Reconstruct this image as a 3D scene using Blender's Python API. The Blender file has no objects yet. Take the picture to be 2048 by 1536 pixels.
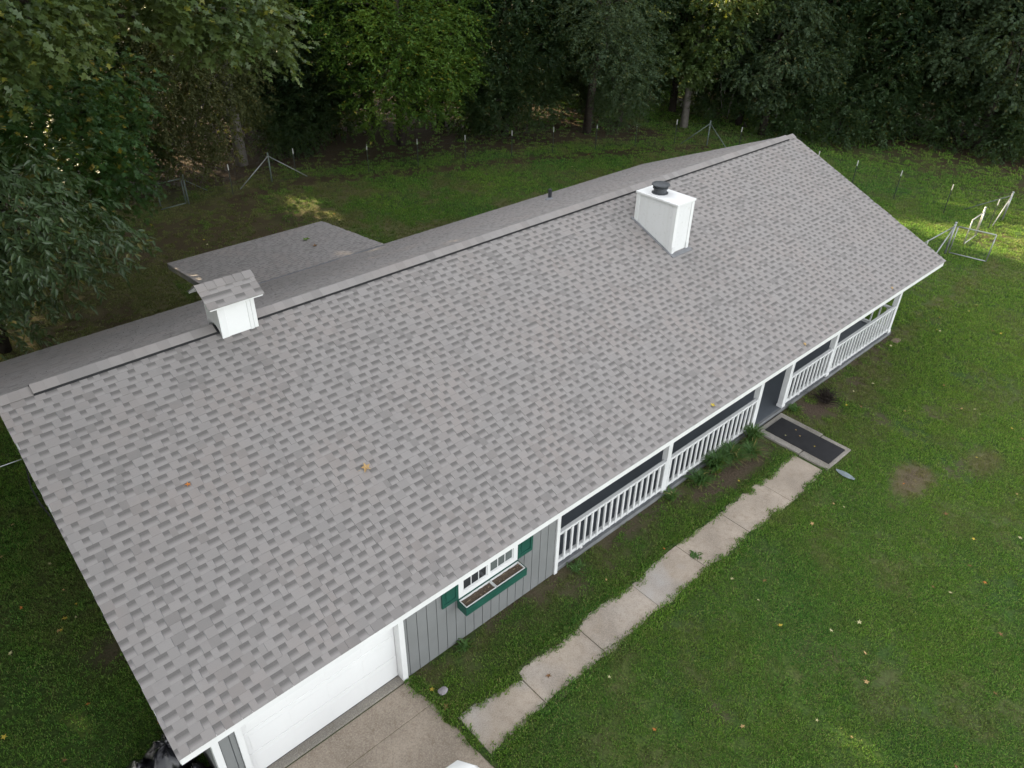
import bpy, math, random
import numpy as np
from mathutils import Matrix, Vector

random.seed(7)
RNG = np.random.default_rng(11)
SC = bpy.context.scene
COL = SC.collection
R = math.radians

# ------------------------------------------------------------------ camera
cam_d = bpy.data.cameras.new('camera')
cam_d.sensor_width = 36.0
cam_d.lens = 1500.57 / 2048 * 36.0
cam_d.clip_start, cam_d.clip_end = 0.1, 2000.0
cam = bpy.data.objects.new('camera', cam_d)
COL.objects.link(cam)
def cam_axes(yaw, pitch, roll):
    f = np.array([math.cos(yaw) * math.cos(pitch), math.sin(yaw) * math.cos(pitch), -math.sin(pitch)])
    r = np.array([math.sin(yaw), -math.cos(yaw), 0.0]); u = np.cross(r, f)
    c, s = math.cos(roll), math.sin(roll)
    return c * r + s * u, -s * r + c * u, f
CAM = np.array([-0.44908, -6.24695, 11.40434])
ar, au, af = cam_axes(0.82367, 0.595634, 0.02353)
M = Matrix.Identity(4)
for i in range(3):
    M[i][0], M[i][1], M[i][2], M[i][3] = ar[i], au[i], -af[i], CAM[i]
cam.matrix_world = M
SC.camera = cam

# ------------------------------------------------------------------ sky, sun, exposure
SUN_EL, SUN_AZ = 28.0, 100.0          # degrees; azimuth of the direction TO the sun, from +X
w = bpy.data.worlds.new('World'); SC.world = w; w.use_nodes = True
nt = w.node_tree; nt.nodes.clear()
sky = nt.nodes.new('ShaderNodeTexSky'); sky.sky_type = 'NISHITA'; sky.sun_disc = False
sky.sun_elevation = R(SUN_EL); sky.sun_rotation = R(90.0 - SUN_AZ)
sky.air_density = 1.0; sky.dust_density = 1.2; sky.ozone_density = 1.0
hs = nt.nodes.new('ShaderNodeHueSaturation'); hs.inputs['Saturation'].default_value = 0.13
bg = nt.nodes.new('ShaderNodeBackground'); bg.inputs['Strength'].default_value = 0.15
wo = nt.nodes.new('ShaderNodeOutputWorld')
nt.links.new(sky.outputs[0], hs.inputs['Color']); nt.links.new(hs.outputs[0], bg.inputs['Color'])
nt.links.new(bg.outputs[0], wo.inputs['Surface'])
sun_d = bpy.data.lights.new('sun', 'SUN'); sun_d.energy = 5.0; sun_d.angle = R(0.6); sun_d.color = (1.0, 0.80, 0.52)
sun = bpy.data.objects.new('sun', sun_d); COL.objects.link(sun)
sd = Vector((math.cos(R(SUN_AZ)) * math.cos(R(SUN_EL)), math.sin(R(SUN_AZ)) * math.cos(R(SUN_EL)), math.sin(R(SUN_EL))))
sun.rotation_euler = sd.to_track_quat('Z', 'Y').to_euler(); sun.location = (0, 0, 60)
SC.view_settings.view_transform = 'Standard'; SC.view_settings.look = 'None'
SC.view_settings.exposure = 2.30; SC.view_settings.gamma = 1.0
SC.render.engine = 'CYCLES'
SC.cycles.max_bounces = 6; SC.cycles.diffuse_bounces = 3; SC.cycles.glossy_bounces = 2
SC.cycles.transmission_bounces = 3; SC.cycles.use_denoising = True
SC.cycles.sample_clamp_indirect = 6.0

# ------------------------------------------------------------------ node helpers
def lin(*c):
    return tuple(((x / 255) / 12.92 if x <= 10 else (((x / 255) + 0.055) / 1.055) ** 2.4) for x in c) + (1.0,)

class NT:
    def __init__(s, name):
        s.m = bpy.data.materials.new(name); s.m.use_nodes = True; s.t = s.m.node_tree; s.t.nodes.clear()
        s.out = s.n('ShaderNodeOutputMaterial')
    def n(s, kind, **kw):
        x = s.t.nodes.new(kind)
        for k, v in kw.items(): setattr(x, k, v)
        return x
    def l(s, a, b): s.t.links.new(a, b)
    def val(s, sock, v):
        if hasattr(v, 'is_output'): s.l(v, sock)
        else: sock.default_value = v
    def noise(s, scale, detail=3.0, vec=None, rough=0.55):
        x = s.n('ShaderNodeTexNoise'); x.inputs['Scale'].default_value = scale
        x.inputs['Detail'].default_value = detail; x.inputs['Roughness'].default_value = rough
        if vec is not None: s.l(vec, x.inputs['Vector'])
        return x.outputs[0]
    def pos(s): return s.n('ShaderNodeNewGeometry').outputs['Position']
    def attr(s, name): return s.n('ShaderNodeAttribute', attribute_name=name).outputs['Fac']
    def rand(s): return s.n('ShaderNodeObjectInfo').outputs['Random']
    def mr(s, v, a, b, c=0.0, d=1.0):
        x = s.n('ShaderNodeMapRange'); s.val(x.inputs[0], v)
        for i, q in zip((1, 2, 3, 4), (a, b, c, d)): x.inputs[i].default_value = q
        return x.outputs[0]
    def mix(s, f, a, b, blend='MIX'):
        x = s.n('ShaderNodeMix', data_type='RGBA', blend_type=blend)
        s.val(x.inputs[0], f); s.val(x.inputs[6], a); s.val(x.inputs[7], b)
        return x.outputs[2]
    def math(s, op, a, b=0.0):
        x = s.n('ShaderNodeMath', operation=op); s.val(x.inputs[0], a); s.val(x.inputs[1], b); return x.outputs[0]
    def bump(s, h, strength=0.3, dist=0.01):
        x = s.n('ShaderNodeBump'); s.l(h, x.inputs['Height']); x.inputs['Strength'].default_value = strength
        x.inputs['Distance'].default_value = dist; return x.outputs[0]
    def pbr(s, col, rough=0.7, bump=None, spec=0.3, metal=0.0):
        b = s.n('ShaderNodeBsdfPrincipled'); s.val(b.inputs['Base Color'], col); s.val(b.inputs['Roughness'], rough)
        b.inputs['Specular IOR Level'].default_value = spec; b.inputs['Metallic'].default_value = metal
        if bump is not None: s.l(bump, b.inputs['Normal'])
        s.l(b.outputs[0], s.out.inputs['Surface']); return s.m

def plain(name, col, rough=0.6, var=0.12, scale=6.0, spec=0.3, bump=0.15, metal=0.0):
    t = NT(name); p = t.pos(); n1 = t.noise(scale, 5, p); n2 = t.noise(scale * 14, 3, p)
    d = tuple(c * (1 - var) for c in col[:3]) + (1,); e = tuple(min(1, c * (1 + var * 0.6)) for c in col[:3]) + (1,)
    c = t.mix(t.mr(n1, 0.3, 0.7), d, e); c = t.mix(t.mr(n2, 0.35, 0.75, 0, 0.35), c, d)
    return t.pbr(c, rough, t.bump(n2, bump, 0.004), spec, metal)

def shingle_material(name, base, band_k=0.94):
    # granule blend; every tab has its own tone, the lower (recessed) tabs carry the maker's printed dark band
    t = NT(name); p = t.pos()
    tone, rec = t.attr('tone'), t.attr('recess')
    uv = t.n('ShaderNodeUVMap', uv_map='course').outputs[0]
    sx = t.n('ShaderNodeSeparateXYZ'); t.l(uv, sx.inputs[0])
    lo = tuple(c * 0.74 for c in base) + (1,); hi = tuple(c * 1.05 for c in base) + (1,)
    c = t.mix(tone, lo, hi)
    warm = t.mix(t.mr(t.noise(0.9, 3, p), 0.42, 0.68, 0, 0.5), c, (base[0] * 1.06, base[1] * 0.98, base[2] * 0.94, 1))
    lightlow = t.mix(t.math('MULTIPLY', rec, 0.75), warm, tuple(x * 1.10 for x in base) + (1,))
    band = t.math('MULTIPLY', rec, t.mr(sx.outputs[1], 0.26, 0.64, 0, band_k))
    edge = t.noise(60, 2, p)
    band = t.math('MULTIPLY', band, t.mr(edge, 0.2, 0.8, 0.8, 1.0))
    c = t.mix(band, lightlow, tuple(x * 0.40 for x in base) + (1,))
    g = t.noise(190, 2, p)
    c = t.mix(t.mr(g, 0.3, 0.7, 0.0, 0.35), c, tuple(x * 0.62 for x in base) + (1,))
    st = t.noise(3.0, 5, p)
    c = t.mix(t.mr(st, 0.56, 0.74, 0, 0.22), c, tuple(x * 0.72 for x in base) + (1,))
    return t.pbr(c, 0.93, t.bump(g, 0.25, 0.003), 0.15)

def leaf_material(name, c1, c2, c3, trans=0.35, rough=0.45, spec=0.35):
    t = NT(name); p = t.pos()
    a = t.attr('leafrand'); n = t.noise(0.55, 3, p)
    c = t.mix(t.mr(n, 0.32, 0.68), c1 + (1,), c2 + (1,))
    c = t.mix(t.mr(a, 0.0, 0.8, 0, 0.45), c, tuple(x * 0.62 for x in c1) + (1,))
    c = t.mix(t.mr(a, 0.965, 0.98, 0, 1), c, c3 + (1,))
    b = t.n('ShaderNodeBsdfPrincipled'); t.l(c, b.inputs['Base Color']); b.inputs['Roughness'].default_value = rough
    b.inputs['Specular IOR Level'].default_value = spec
    tr = t.n('ShaderNodeBsdfTranslucent'); t.l(t.mix(0.5, c, (0.30, 0.34, 0.03, 1)), tr.inputs['Color'])
    mx = t.n('ShaderNodeMixShader'); mx.inputs[0].default_value = trans
    t.l(b.outputs[0], mx.inputs[1]); t.l(tr.outputs[0], mx.inputs[2]); t.l(mx.outputs[0], t.out.inputs['Surface'])
    return t.m

# ------------------------------------------------------------------ object helpers
WORLD = {}
def tag(o, label=None, cat=None, group=None, kind=None):
    if label: o['label'] = label
    if cat: o['category'] = cat
    if group: o['group'] = group
    if kind: o['kind'] = kind
    return o
def put(o, parent, loc):
    COL.objects.link(o)
    WORLD[o.name] = tuple(loc)
    if parent is not None:
        o.parent = parent
        q = WORLD[parent.name]; o.location = (loc[0] - q[0], loc[1] - q[1], loc[2] - q[2])
    else: o.location = loc
    return o
def empty(name, loc, parent=None):
    o = bpy.data.objects.new(name, None); o.empty_display_size = 0.3
    return put(o, parent, loc)

class MB:
    def __init__(s): s.v = []; s.f = []
    def add(s, verts, faces):
        b = len(s.v); s.v += [tuple(map(float, p)) for p in verts]; s.f += [tuple(b + i for i in f) for f in faces]; return s
    def box(s, x0, x1, y0, y1, z0, z1):
        return s.add([(x0, y0, z0), (x1, y0, z0), (x1, y1, z0), (x0, y1, z0), (x0, y0, z1), (x1, y0, z1), (x1, y1, z1), (x0, y1, z1)],
                     [(0, 3, 2, 1), (4, 5, 6, 7), (0, 1, 5, 4), (1, 2, 6, 5), (2, 3, 7, 6), (3, 0, 4, 7)])
    def hexa(s, p):      # 8 points, bottom ring then top ring
        return s.add(p, [(0, 3, 2, 1), (4, 5, 6, 7), (0, 1, 5, 4), (1, 2, 6, 5), (2, 3, 7, 6), (3, 0, 4, 7)])
    def tube(s, pts, r, n=8, caps=True):
        pts = [Vector(p) for p in pts]; rs = r if hasattr(r, '__len__') else [r] * len(pts); rings = []
        for i, p in enumerate(pts):
            d = (pts[min(i + 1, len(pts) - 1)] - pts[max(i - 1, 0)]).normalized()
            a = d.cross(Vector((0, 0, 1)) if abs(d.z) < 0.95 else Vector((1, 0, 0))).normalized(); b = d.cross(a)
            rings.append([p + (a * math.cos(2 * math.pi * k / n) + b * math.sin(2 * math.pi * k / n)) * rs[i] for k in range(n)])
        vs = [q for g in rings for q in g]; fs = []
        for i in range(len(rings) - 1):
            for k in range(n):
                fs.append((i * n + k, i * n + (k + 1) % n, (i + 1) * n + (k + 1) % n, (i + 1) * n + k))
        if caps: fs += [tuple(range(n))[::-1], tuple((len(rings) - 1) * n + k for k in range(n))]
        return s.add(vs, fs)
    def lathe(s, c, prof, n=20):
        vs = [(c[0] + r * math.cos(2 * math.pi * k / n), c[1] + r * math.sin(2 * math.pi * k / n), c[2] + z) for r, z in prof for k in range(n)]
        fs = [(i * n + k, i * n + (k + 1) % n, (i + 1) * n + (k + 1) % n, (i + 1) * n + k) for i in range(len(prof) - 1) for k in range(n)]
        fs += [tuple((len(prof) - 1) * n + k for k in range(n)), tuple(range(n))[::-1]]
        return s.add(vs, fs)
    def build(s, name, mat, parent=None, smooth=False, bevel=0.0, origin=None):
        v = np.array(s.v); lo, hi = v.min(0), v.max(0)
        o = origin if origin is not None else ((lo[0] + hi[0]) / 2, (lo[1] + hi[1]) / 2, lo[2])
        me = bpy.data.meshes.new(name); me.from_pydata((v - np.array(o)).tolist(), [], s.f)
        me.materials.append(mat)
        if smooth: me.polygons.foreach_set('use_smooth', [True] * len(me.polygons))
        ob = bpy.data.objects.new(name, me); put(ob, parent, o)
        if bevel:
            b = ob.modifiers.new('bevel', 'BEVEL'); b.width = bevel; b.segments = 2; b.limit_method = 'ANGLE'
        return ob
def box(name, mat, parent, *a, bevel=0.0):
    return MB().box(*a).build(name, mat, parent, bevel=bevel)
def share(src, name, parent, loc):
    o = src.copy(); return put(o, parent, loc)

def np_mesh(name, V, F, mat, attrs=None, smooth=False, uv=None):
    """V (n,3), F (m,k) constant k; attrs {name: per-vertex floats}"""
    me = bpy.data.meshes.new(name); V = np.asarray(V, dtype=np.float32); F = np.asarray(F, dtype=np.int32)
    k = F.shape[1]
    me.vertices.add(len(V)); me.vertices.foreach_set('co', V.ravel())
    me.loops.add(F.size); me.loops.foreach_set('vertex_index', F.ravel())
    me.polygons.add(len(F)); me.polygons.foreach_set('loop_start', np.arange(0, F.size, k, dtype=np.int32))
    me.polygons.foreach_set('loop_total', np.full(len(F), k, dtype=np.int32))
    me.polygons.foreach_set('use_smooth', np.full(len(F), bool(smooth)))
    me.update(calc_edges=True)
    for a, d in (attrs or {}).items():
        me.attributes.new(a, 'FLOAT', 'POINT').data.foreach_set('value', np.asarray(d, dtype=np.float32))
    if uv is not None:
        l = me.uv_layers.new(name='course'); l.data.foreach_set('uv', np.asarray(uv, dtype=np.float32)[F.ravel()].ravel())
    if mat is not None: me.materials.append(mat)
    me.validate(); return me

# numpy value noise (for painting soil and grass density)
def vnoise(x, y, seed=0):
    xi, yi = np.floor(x).astype(np.int64), np.floor(y).astype(np.int64); fx, fy = x - xi, y - yi
    fx, fy = fx * fx * (3 - 2 * fx), fy * fy * (3 - 2 * fy)
    def h(a, b):
        n = (a * 374761393 + b * 668265263 + seed * 1442695041) & 0xFFFFFFFF
        n = ((n ^ (n >> 13)) * 1274126177) & 0xFFFFFFFF
        return ((n ^ (n >> 16)) & 0xFFFF) / 65535.0
    return (h(xi, yi) * (1 - fx) + h(xi + 1, yi) * fx) * (1 - fy) + (h(xi, yi + 1) * (1 - fx) + h(xi + 1, yi + 1) * fx) * fy
def fbm(x, y, seed=0, o=4):
    s = 0; a = 0.5; n = 0
    for i in range(o):
        s = s + a * vnoise(x * 2 ** i, y * 2 ** i, seed + i); n += a; a *= 0.5
    return s / n
def sst(x, a, b):
    t = np.clip((x - a) / (b - a), 0, 1); return t * t * (3 - 2 * t)
def dseg(x, y, ax, ay, bx, by):
    dx, dy = bx - ax, by - ay; t = np.clip(((x - ax) * dx + (y - ay) * dy) / (dx * dx + dy * dy), 0, 1)
    return np.hypot(x - ax - t * dx, y - ay - t * dy)

# ------------------------------------------------------------------ materials
SH = (0.234, 0.222, 0.215)
M_SH = shingle_material('asphalt_shingle', SH)
M_SHR = shingle_material('asphalt_shingle_lightened', (0.262, 0.248, 0.242), 0.6)  # same shingle as the front, colour lightened to offset tree shade and grazing view
M_WHITE = plain('white_paint', (0.615, 0.62, 0.62, 1), 0.5, 0.10, 3.0)
t = NT('white_siding_paint'); p = t.pos(); mp = t.n('ShaderNodeMapping'); mp.inputs['Scale'].default_value = (7, 7, .8); t.l(p, mp.inputs[0])
c = t.mix(t.mr(t.noise(1.0, 4, mp.outputs[0]), .48, .72, 0, .5), (0.62, 0.625, 0.625, 1), (0.55, 0.55, 0.535, 1)); c = t.mix(t.mr(t.noise(14, 4, p), .58, .72, 0, .35), c, (0.40, 0.39, 0.36, 1))
M_SIDE = t.pbr(c, .55)
M_TRIM = plain('white_trim', (0.66, 0.665, 0.66, 1), 0.45, 0.06, 2.0)
M_DOOR = plain('garage_door_white', (0.69, 0.695, 0.69, 1), 0.4, 0.04, 1.2)
M_GREY = plain('grey_siding', (0.182, 0.188, 0.187, 1), 0.65, 0.10, 1.6)
M_GREYB = plain('grey_siding_back', (0.10, 0.108, 0.112, 1), 0.7, 0.08, 1.6)
M_GREEN = plain('green_paint', (0.012, 0.072, 0.052, 1), 0.5, 0.18, 5.0)
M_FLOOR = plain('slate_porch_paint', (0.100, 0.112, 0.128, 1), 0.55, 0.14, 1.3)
M_DARKM = plain('dark_metal', (0.05, 0.055, 0.062, 1), 0.5, 0.2, 8.0, 0.4)
M_VENT = plain('black_vent', (0.018, 0.018, 0.020, 1), 0.7, 0.2, 8.0)
M_GALV = plain('galvanised_pipe', (0.30, 0.315, 0.315, 1), 0.42, 0.2, 9.0, 0.5, metal=0.5)
M_OLDPIPE = plain('weathered_pipe', (0.12, 0.15, 0.13, 1), 0.6, 0.25, 9.0)
M_STAKE = plain('dark_stake', (0.03, 0.04, 0.03, 1), 0.7, 0.2, 9.0)
M_KERB = plain('kerb_grey', (0.17, 0.175, 0.18, 1), 0.8, 0.25, 4.0)
M_TIP = plain('stake_tip_white', (0.50, 0.50, 0.47, 1), 0.6, 0.2, 9.0)
M_WIRE = plain('fence_wire', (0.06, 0.07, 0.06, 1), 0.6, 0.2, 9.0)
M_BARK = plain('bark', (0.060, 0.050, 0.042, 1), 0.95, 0.4, 5.0, 0.1, 0.6)
M_BARKG = plain('grey_bark', (0.19, 0.175, 0.155, 1), 0.95, 0.3, 5.0, 0.1, 0.6)
M_SOIL = plain('potting_soil', (0.13, 0.10, 0.075, 1), 0.95, 0.4, 30.0, 0.1, 0.8)
M_RUBBER = plain('black_rubber', (0.020, 0.020, 0.022, 1), 0.75, 0.25, 5.0, 0.25)
M_BAG = plain('black_plastic', (0.008, 0.008, 0.011, 1), 0.22, 0.2, 5.0, 0.5, 0.3)
M_RED = plain('red_plastic', (0.35, 0.02, 0.02, 1), 0.4, 0.1, 5.0)
M_STONE = plain('grey_stone', (0.26, 0.24, 0.25, 1), 0.9, 0.25, 12.0)
M_BRICKST = plain('brown_stone', (0.17, 0.125, 0.09, 1), 0.9, 0.3, 12.0)
M_BLUEST = plain('blue_grey_slate', (0.19, 0.23, 0.24, 1), 0.8, 0.25, 9.0)
M_CARW = plain('car_white', (0.80, 0.80, 0.79, 1), 0.22, 0.02, 1.0, 0.5, 0.0)
M_GLASSD = plain('tinted_glass', (0.012, 0.014, 0.016, 1), 0.08, 0.1, 2.0, 0.6, 0.0)
M_CAULK = plain('grey_flashing', (0.24, 0.25, 0.27, 1), 0.6, 0.2, 5.0)
M_FLASH = plain('lead_flashing', (0.17, 0.175, 0.185, 1), 0.6, 0.25, 6.0)
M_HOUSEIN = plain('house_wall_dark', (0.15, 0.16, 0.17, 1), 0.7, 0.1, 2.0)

def concrete(name, col):
    t = NT(name); p = t.pos()
    a = t.noise(1.1, 5, p); b = t.noise(9, 5, p); g = t.noise(48, 3, p, 0.75); r = t.rand()
    c = t.mix(t.mr(a, 0.34, 0.66), tuple(x * 0.78 for x in col) + (1,), tuple(x * 1.14 for x in col) + (1,))
    c = t.mix(t.mr(b, 0.50, 0.72, 0, 0.45), c, (col[0] * 0.62, col[1] * 0.56, col[2] * 0.50, 1))
    c = t.mix(t.math('MULTIPLY', t.mr(t.noise(0.8, 3, p), 0.45, 0.65), t.mr(r, 0.2, 1, 0, 0.7)), c, (0.40, 0.385, 0.375, 1))
    c = t.mix(t.mr(g, 0.50, 0.68, 0, 0.5), c, (0.47, 0.41, 0.33, 1))
    c = t.mix(t.mr(g, 0.47, 0.34, 0, 0.38), c, (0.12, 0.10, 0.078, 1))
    return t.pbr(c, 0.93, t.bump(g, 0.5, 0.006), 0.15)
M_CONC = concrete('exposed_concrete', (0.365, 0.308, 0.252))
M_CONC2 = concrete('driveway_concrete', (0.30, 0.250, 0.200))
M_CONCG = concrete('grey_concrete', (0.225, 0.21, 0.185))

def glass_pane(name, col, rough=0.12):
    t = NT(name); p = t.pos(); n = t.noise(2.2, 3, p)
    c = t.mix(t.mr(n, 0.3, 0.7), tuple(x * 0.7 for x in col) + (1,), col + (1,))
    return t.pbr(c, rough, None, 0.5)
M_PANE = glass_pane('window_glass', (0.035, 0.038, 0.042))
M_PANE2 = glass_pane('window_glass_blind', (0.13, 0.15, 0.145), 0.2)

# ------------------------------------------------------------------ ground
def arange2(a, b, s): return np.arange(a, b + 1e-6, s)
gx = np.concatenate([[-500, -250, -120, -60, -30, -18], arange2(-10, 20, 0.22), arange2(20.4, 50, 0.4), [54, 60, 70, 90, 130, 200, 320, 500]])
gy = np.concatenate([[-500, -250, -120, -60, -30, -16], arange2(-10, 16, 0.22), arange2(16.4, 36, 0.4), [40, 46, 55, 70, 100, 160, 300, 500]])
FENCE_PTS = [(8.6, 24.3), (11.6, 24.4), (14.7, 24.7), (17.6, 23.2), (22.0, 21.6), (26.2, 20.0), (30.2, 18.0), (33.4, 15.9), (33.3, 3.8), (34.5, 1.9)]
def soil_mask(x, y):
    n = fbm(x * 0.8, y * 0.8, 3); n2 = fbm(x * 2.6, y * 2.6, 9); s = 0 * x
    s = np.maximum(s, (1 - sst(y, 0.25 + 0.5 * (n2 - 0.45), 0.62)*0) * 0.8 * sst(n2 * 0.95 + sst(y, -0.25, 0.65) * 0.50, 0.74, 1.0) * ((y > -0.9) & (y < 0.8) & (x > 3.4) & (x < 21.6)) * sst(np.abs(x - 8.1), 0.0, 0.6))
    bed = (1 - sst(np.hypot((x - 12.5) / 1.8, (y - 0.05) / 0.48) + 0.7 * (n2 - 0.5), 0.62, 1.12))
    s = np.maximum(s, bed * 0.95)
    s = np.maximum(s, (1 - sst(np.hypot((x - 16.4) / 1.0, (y - 0.15) / 0.5), 0.5, 1.2)) * sst(n2, 0.3, 0.5))
    s = np.maximum(s, 0.75 * (1 - sst(np.hypot((x - 15.4) / 0.75, (y + 2.85) / 0.42), 0.35, 1.1)) * sst(n2, 0.25, 0.55))
    for cx, cy, rx, ry in ((17.2, -1.2, .5, .35), (16.6, -3.3, .6, .4), (18.5, -2.0, .4, .3), (9.4, -3.9, .5, .4), (7.0, -3.3, .4, .3), (8.3, 0.0, .5, .25), (5.6, 0.05, .5, .25), (6.75, .36, .9, .28), (4.2, .36, .45, .3), (7.3, .1, .6, .3), (5.6, .45, .7, .2), (19.6, .2, 1.2, .35), (16.8, -.1, .9, .6), (0.7, 2.6, .5, .5), (0.0, 4.4, .6, .5), (18.3, 0.0, .6, .35)):
        s = np.maximum(s, 0.72 * (1 - sst(np.hypot((x - cx) / rx, (y - cy) / ry), 0.3, 1.1)) * sst(n2, 0.3, 0.6))
    return s, n, n2
def ground_masks(x, y):
    s, n, n2 = soil_mask(x, y)
    df = 1e9
    for a, b in zip(FENCE_PTS[:-2], FENCE_PTS[1:-1]): df = np.minimum(df, dseg(x, y, *a, *b))
    yb = np.interp(x, [p[0] for p in FENCE_PTS[:8]], [p[1] for p in FENCE_PTS[:8]])
    beyond = np.where((y > yb) & (x < 33.4), y - yb, 0); right = np.where(x > 40.0, np.minimum(x - 40.0, 1e9), 0)
    out = np.maximum(beyond, right)
    strip = (1 - sst(np.abs(y - yb + 0.6 - 0.5 * (n - .5)), 0.22, 0.75)) * sst(n2, 0.18, 0.42) * ((x > 11) & (x < 33.4))
    litter = np.maximum(0.85 * strip, 0.9 * sst(out + 2.5 * (n - 0.5), 0.4, 2.2))  # beyond the fence, litter also darkens the ground in place of tree shade
    litter = np.maximum(litter, 0.72 * (1 - sst(np.hypot((x - 9.4) / 5.6, (y - 21.2) / 3.3) + .8 * (n - .5), 0.5, 1.1)) * sst(n2, 0.20, 0.45))
    litter = np.maximum(litter, 0.8 * (1 - sst(np.hypot((x - 3.3) / 2.6, (y - 16.3) / 3.0), 0.4, 1.1)) * sst(n2, 0.3, 0.55))
    litter = np.maximum(litter, 0.75 * (1 - sst(np.hypot((x - 32.2) / 1.6, (y - 1.5) / 1.2), 0.3, 1.1)) * sst(n2, 0.35, 0.6))
    litter = np.maximum(litter, 0.8 * sst(x, 34.5, 41) * sst(n2 * .5 + n * .5, 0.36, 0.56))  # dark litter over the far right grass, painting in the woods' shade
    litter = np.maximum(litter, sst(-x + 1.2 * n, 3.0, 6.0) * sst(y, 2, 8))
    nd = fbm(x * 0.75 + 4, y * 0.75, 71); nd2 = fbm(x * 3.1, y * 3.1, 73)
    dry = 0.36 * sst(nd * 0.6 + nd2 * 0.4, 0.50, 0.68)
    dry = np.maximum(dry, 0.65 * (1 - sst(np.hypot((x - 17.5) / 4.2, (y - 0.2) / 1.5), 0.4, 1.1)) * sst(nd2, 0.30, 0.55))
    dry = np.maximum(dry, 1.0 * (1 - sst(np.hypot((x - 15.4) / 0.85, (y + 2.85) / 0.45) + .5 * (nd2 - .5), 0.55, 1.1)))
    dry = np.maximum(dry, 0.8 * (1 - sst(np.hypot((x - 17.3) / 0.9, (y + 3.7) / 0.5) + .6 * (nd2 - .5), 0.3, 1.0)))
    dry = np.maximum(dry, 0.75 * sst(y, 11.5, 15) * sst(nd * .5 + nd2 * .5 + .25 * (1 - sst(x, 8, 20)), 0.47, 0.68))
    dry = np.maximum(dry, 0.6 * sst(y, -0.6, 0.5) * (y < .7) * (x > 3.5) * sst(nd2, 0.35, 0.6))
    return s, litter, dry
GX, GY = np.meshgrid(gx, gy); gs, gl, gd = ground_masks(GX, GY)
GZ = 0.05 * (fbm(GX * 0.25, GY * 0.25, 21) - 0.5) * sst(np.maximum(GY - 12, GX - 22), 0, 4)
ny, nx = GX.shape
idx = np.arange(nx * ny).reshape(ny, nx)
gF = np.stack([idx[:-1, :-1].ravel(), idx[:-1, 1:].ravel(), idx[1:, 1:].ravel(), idx[1:, :-1].ravel()], 1)
t = NT('lawn_ground'); p = t.pos()
nA, nB, nC, nD = t.noise(0.45, 4, p), t.noise(3.2, 4, p), t.noise(22, 3, p), t.noise(70, 2, p)
gcol = t.mix(t.mr(nA, 0.35, 0.65), (0.045, 0.095, 0.022, 1), (0.080, 0.120, 0.024, 1))
gcol = t.mix(t.mr(nB, 0.45, 0.7, 0, 0.6), gcol, (0.078, 0.085, 0.030, 1))
gcol = t.mix(t.mr(nC, 0.35, 0.7), gcol, (0.018, 0.036, 0.010, 1))
soil = t.mix(t.mr(nC, 0.3, 0.7), (0.040, 0.030, 0.022, 1), (0.115, 0.085, 0.062, 1))
soil = t.mix(t.mr(nD, 0.55, 0.75, 0, 0.6), soil, (0.19, 0.155, 0.12, 1))
lit = t.mix(t.mr(nC, 0.35, 0.65), (0.026, 0.018, 0.012, 1), (0.080, 0.054, 0.036, 1))
lit = t.mix(t.mr(nD, 0.58, 0.74, 0, 0.7), lit, (0.15, 0.105, 0.07, 1))
gcol = t.mix(t.math('MULTIPLY', t.attr('dry'), .8), gcol, t.mix(t.mr(nD, .35, .7), (0.075, 0.060, 0.035, 1), (0.20, 0.16, 0.09, 1)))
c = t.mix(t.attr('soil'), gcol, soil); c = t.mix(t.attr('litter'), c, lit)
M_GROUND = t.pbr(c, 0.95, t.bump(nC, 0.8, 0.03), 0.1)
me = np_mesh('ground', np.stack([GX.ravel(), GY.ravel(), GZ.ravel()], 1), gF, M_GROUND, {'soil': gs.ravel(), 'litter': gl.ravel(), 'dry': gd.ravel()}, smooth=True)
tag(put(bpy.data.objects.new('ground', me), None, (0, 0, 0)), 'grassy yard with bare soil patches and forest litter', kind='structure')

# ------------------------------------------------------------------ house: dimensions
L, W, DH, HE, W2, YW = 22.226, 5.52, 2.351, 2.478, 5.668, 0.587
HR = HE + DH
S1, S2 = math.hypot(W, DH), math.hypot(W2, DH)
house = tag(empty('house', (L / 2, W, 0)), 'long single storey house with grey shingle gable roof, grey siding and white porch', 'house')
roof = empty('roof', (L / 2, W, HE), house)

# roof decks (under the shingles) and the gable body
DT = 0.16
def slab(mb, p, n, th):     # four points (ccw seen from outside), outward normal, thickness inward
    n = np.array(n); a = [np.array(q, float) for q in p]
    mb.hexa([q - n * th for q in a] + a)
n1 = np.array([0, -DH, W]) / S1; n2v = np.array([0, DH, W2]) / S2
mb = MB(); slab(mb, [(0.03, 0.03, HE + 0.03 * DH / W), (L - 0.03, 0.03, HE + 0.03 * DH / W), (L - 0.03, W, HR), (0.03, W, HR)], n1, 0.03)
slab(mb, [(0.03, W + 0.002, HR), (L - 0.03, W + 0.002, HR), (L - 0.03, W + W2 - 0.03, HE + 0.03 * DH / W2), (0.03, W + W2 - 0.03, HE + 0.03 * DH / W2)], n2v, 0.03)
mb.build('deck', M_CAULK, roof)
mb = MB().box(0.02, L - 0.02, 0.035, 0.06, HE - 0.165, HE - 0.012); fas = mb.build('fascia', M_TRIM, roof)
MB().box(0.02, L - 0.02, W + W2 - 0.06, W + W2 - 0.035, HE - 0.165, HE - 0.012).build('fascia', M_TRIM, roof)
MB().box(0.05, L - 0.05, 0.061, YW + 0.1, HE - 0.150, HE - 0.130).build('soffit', M_TRIM, roof)
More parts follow.
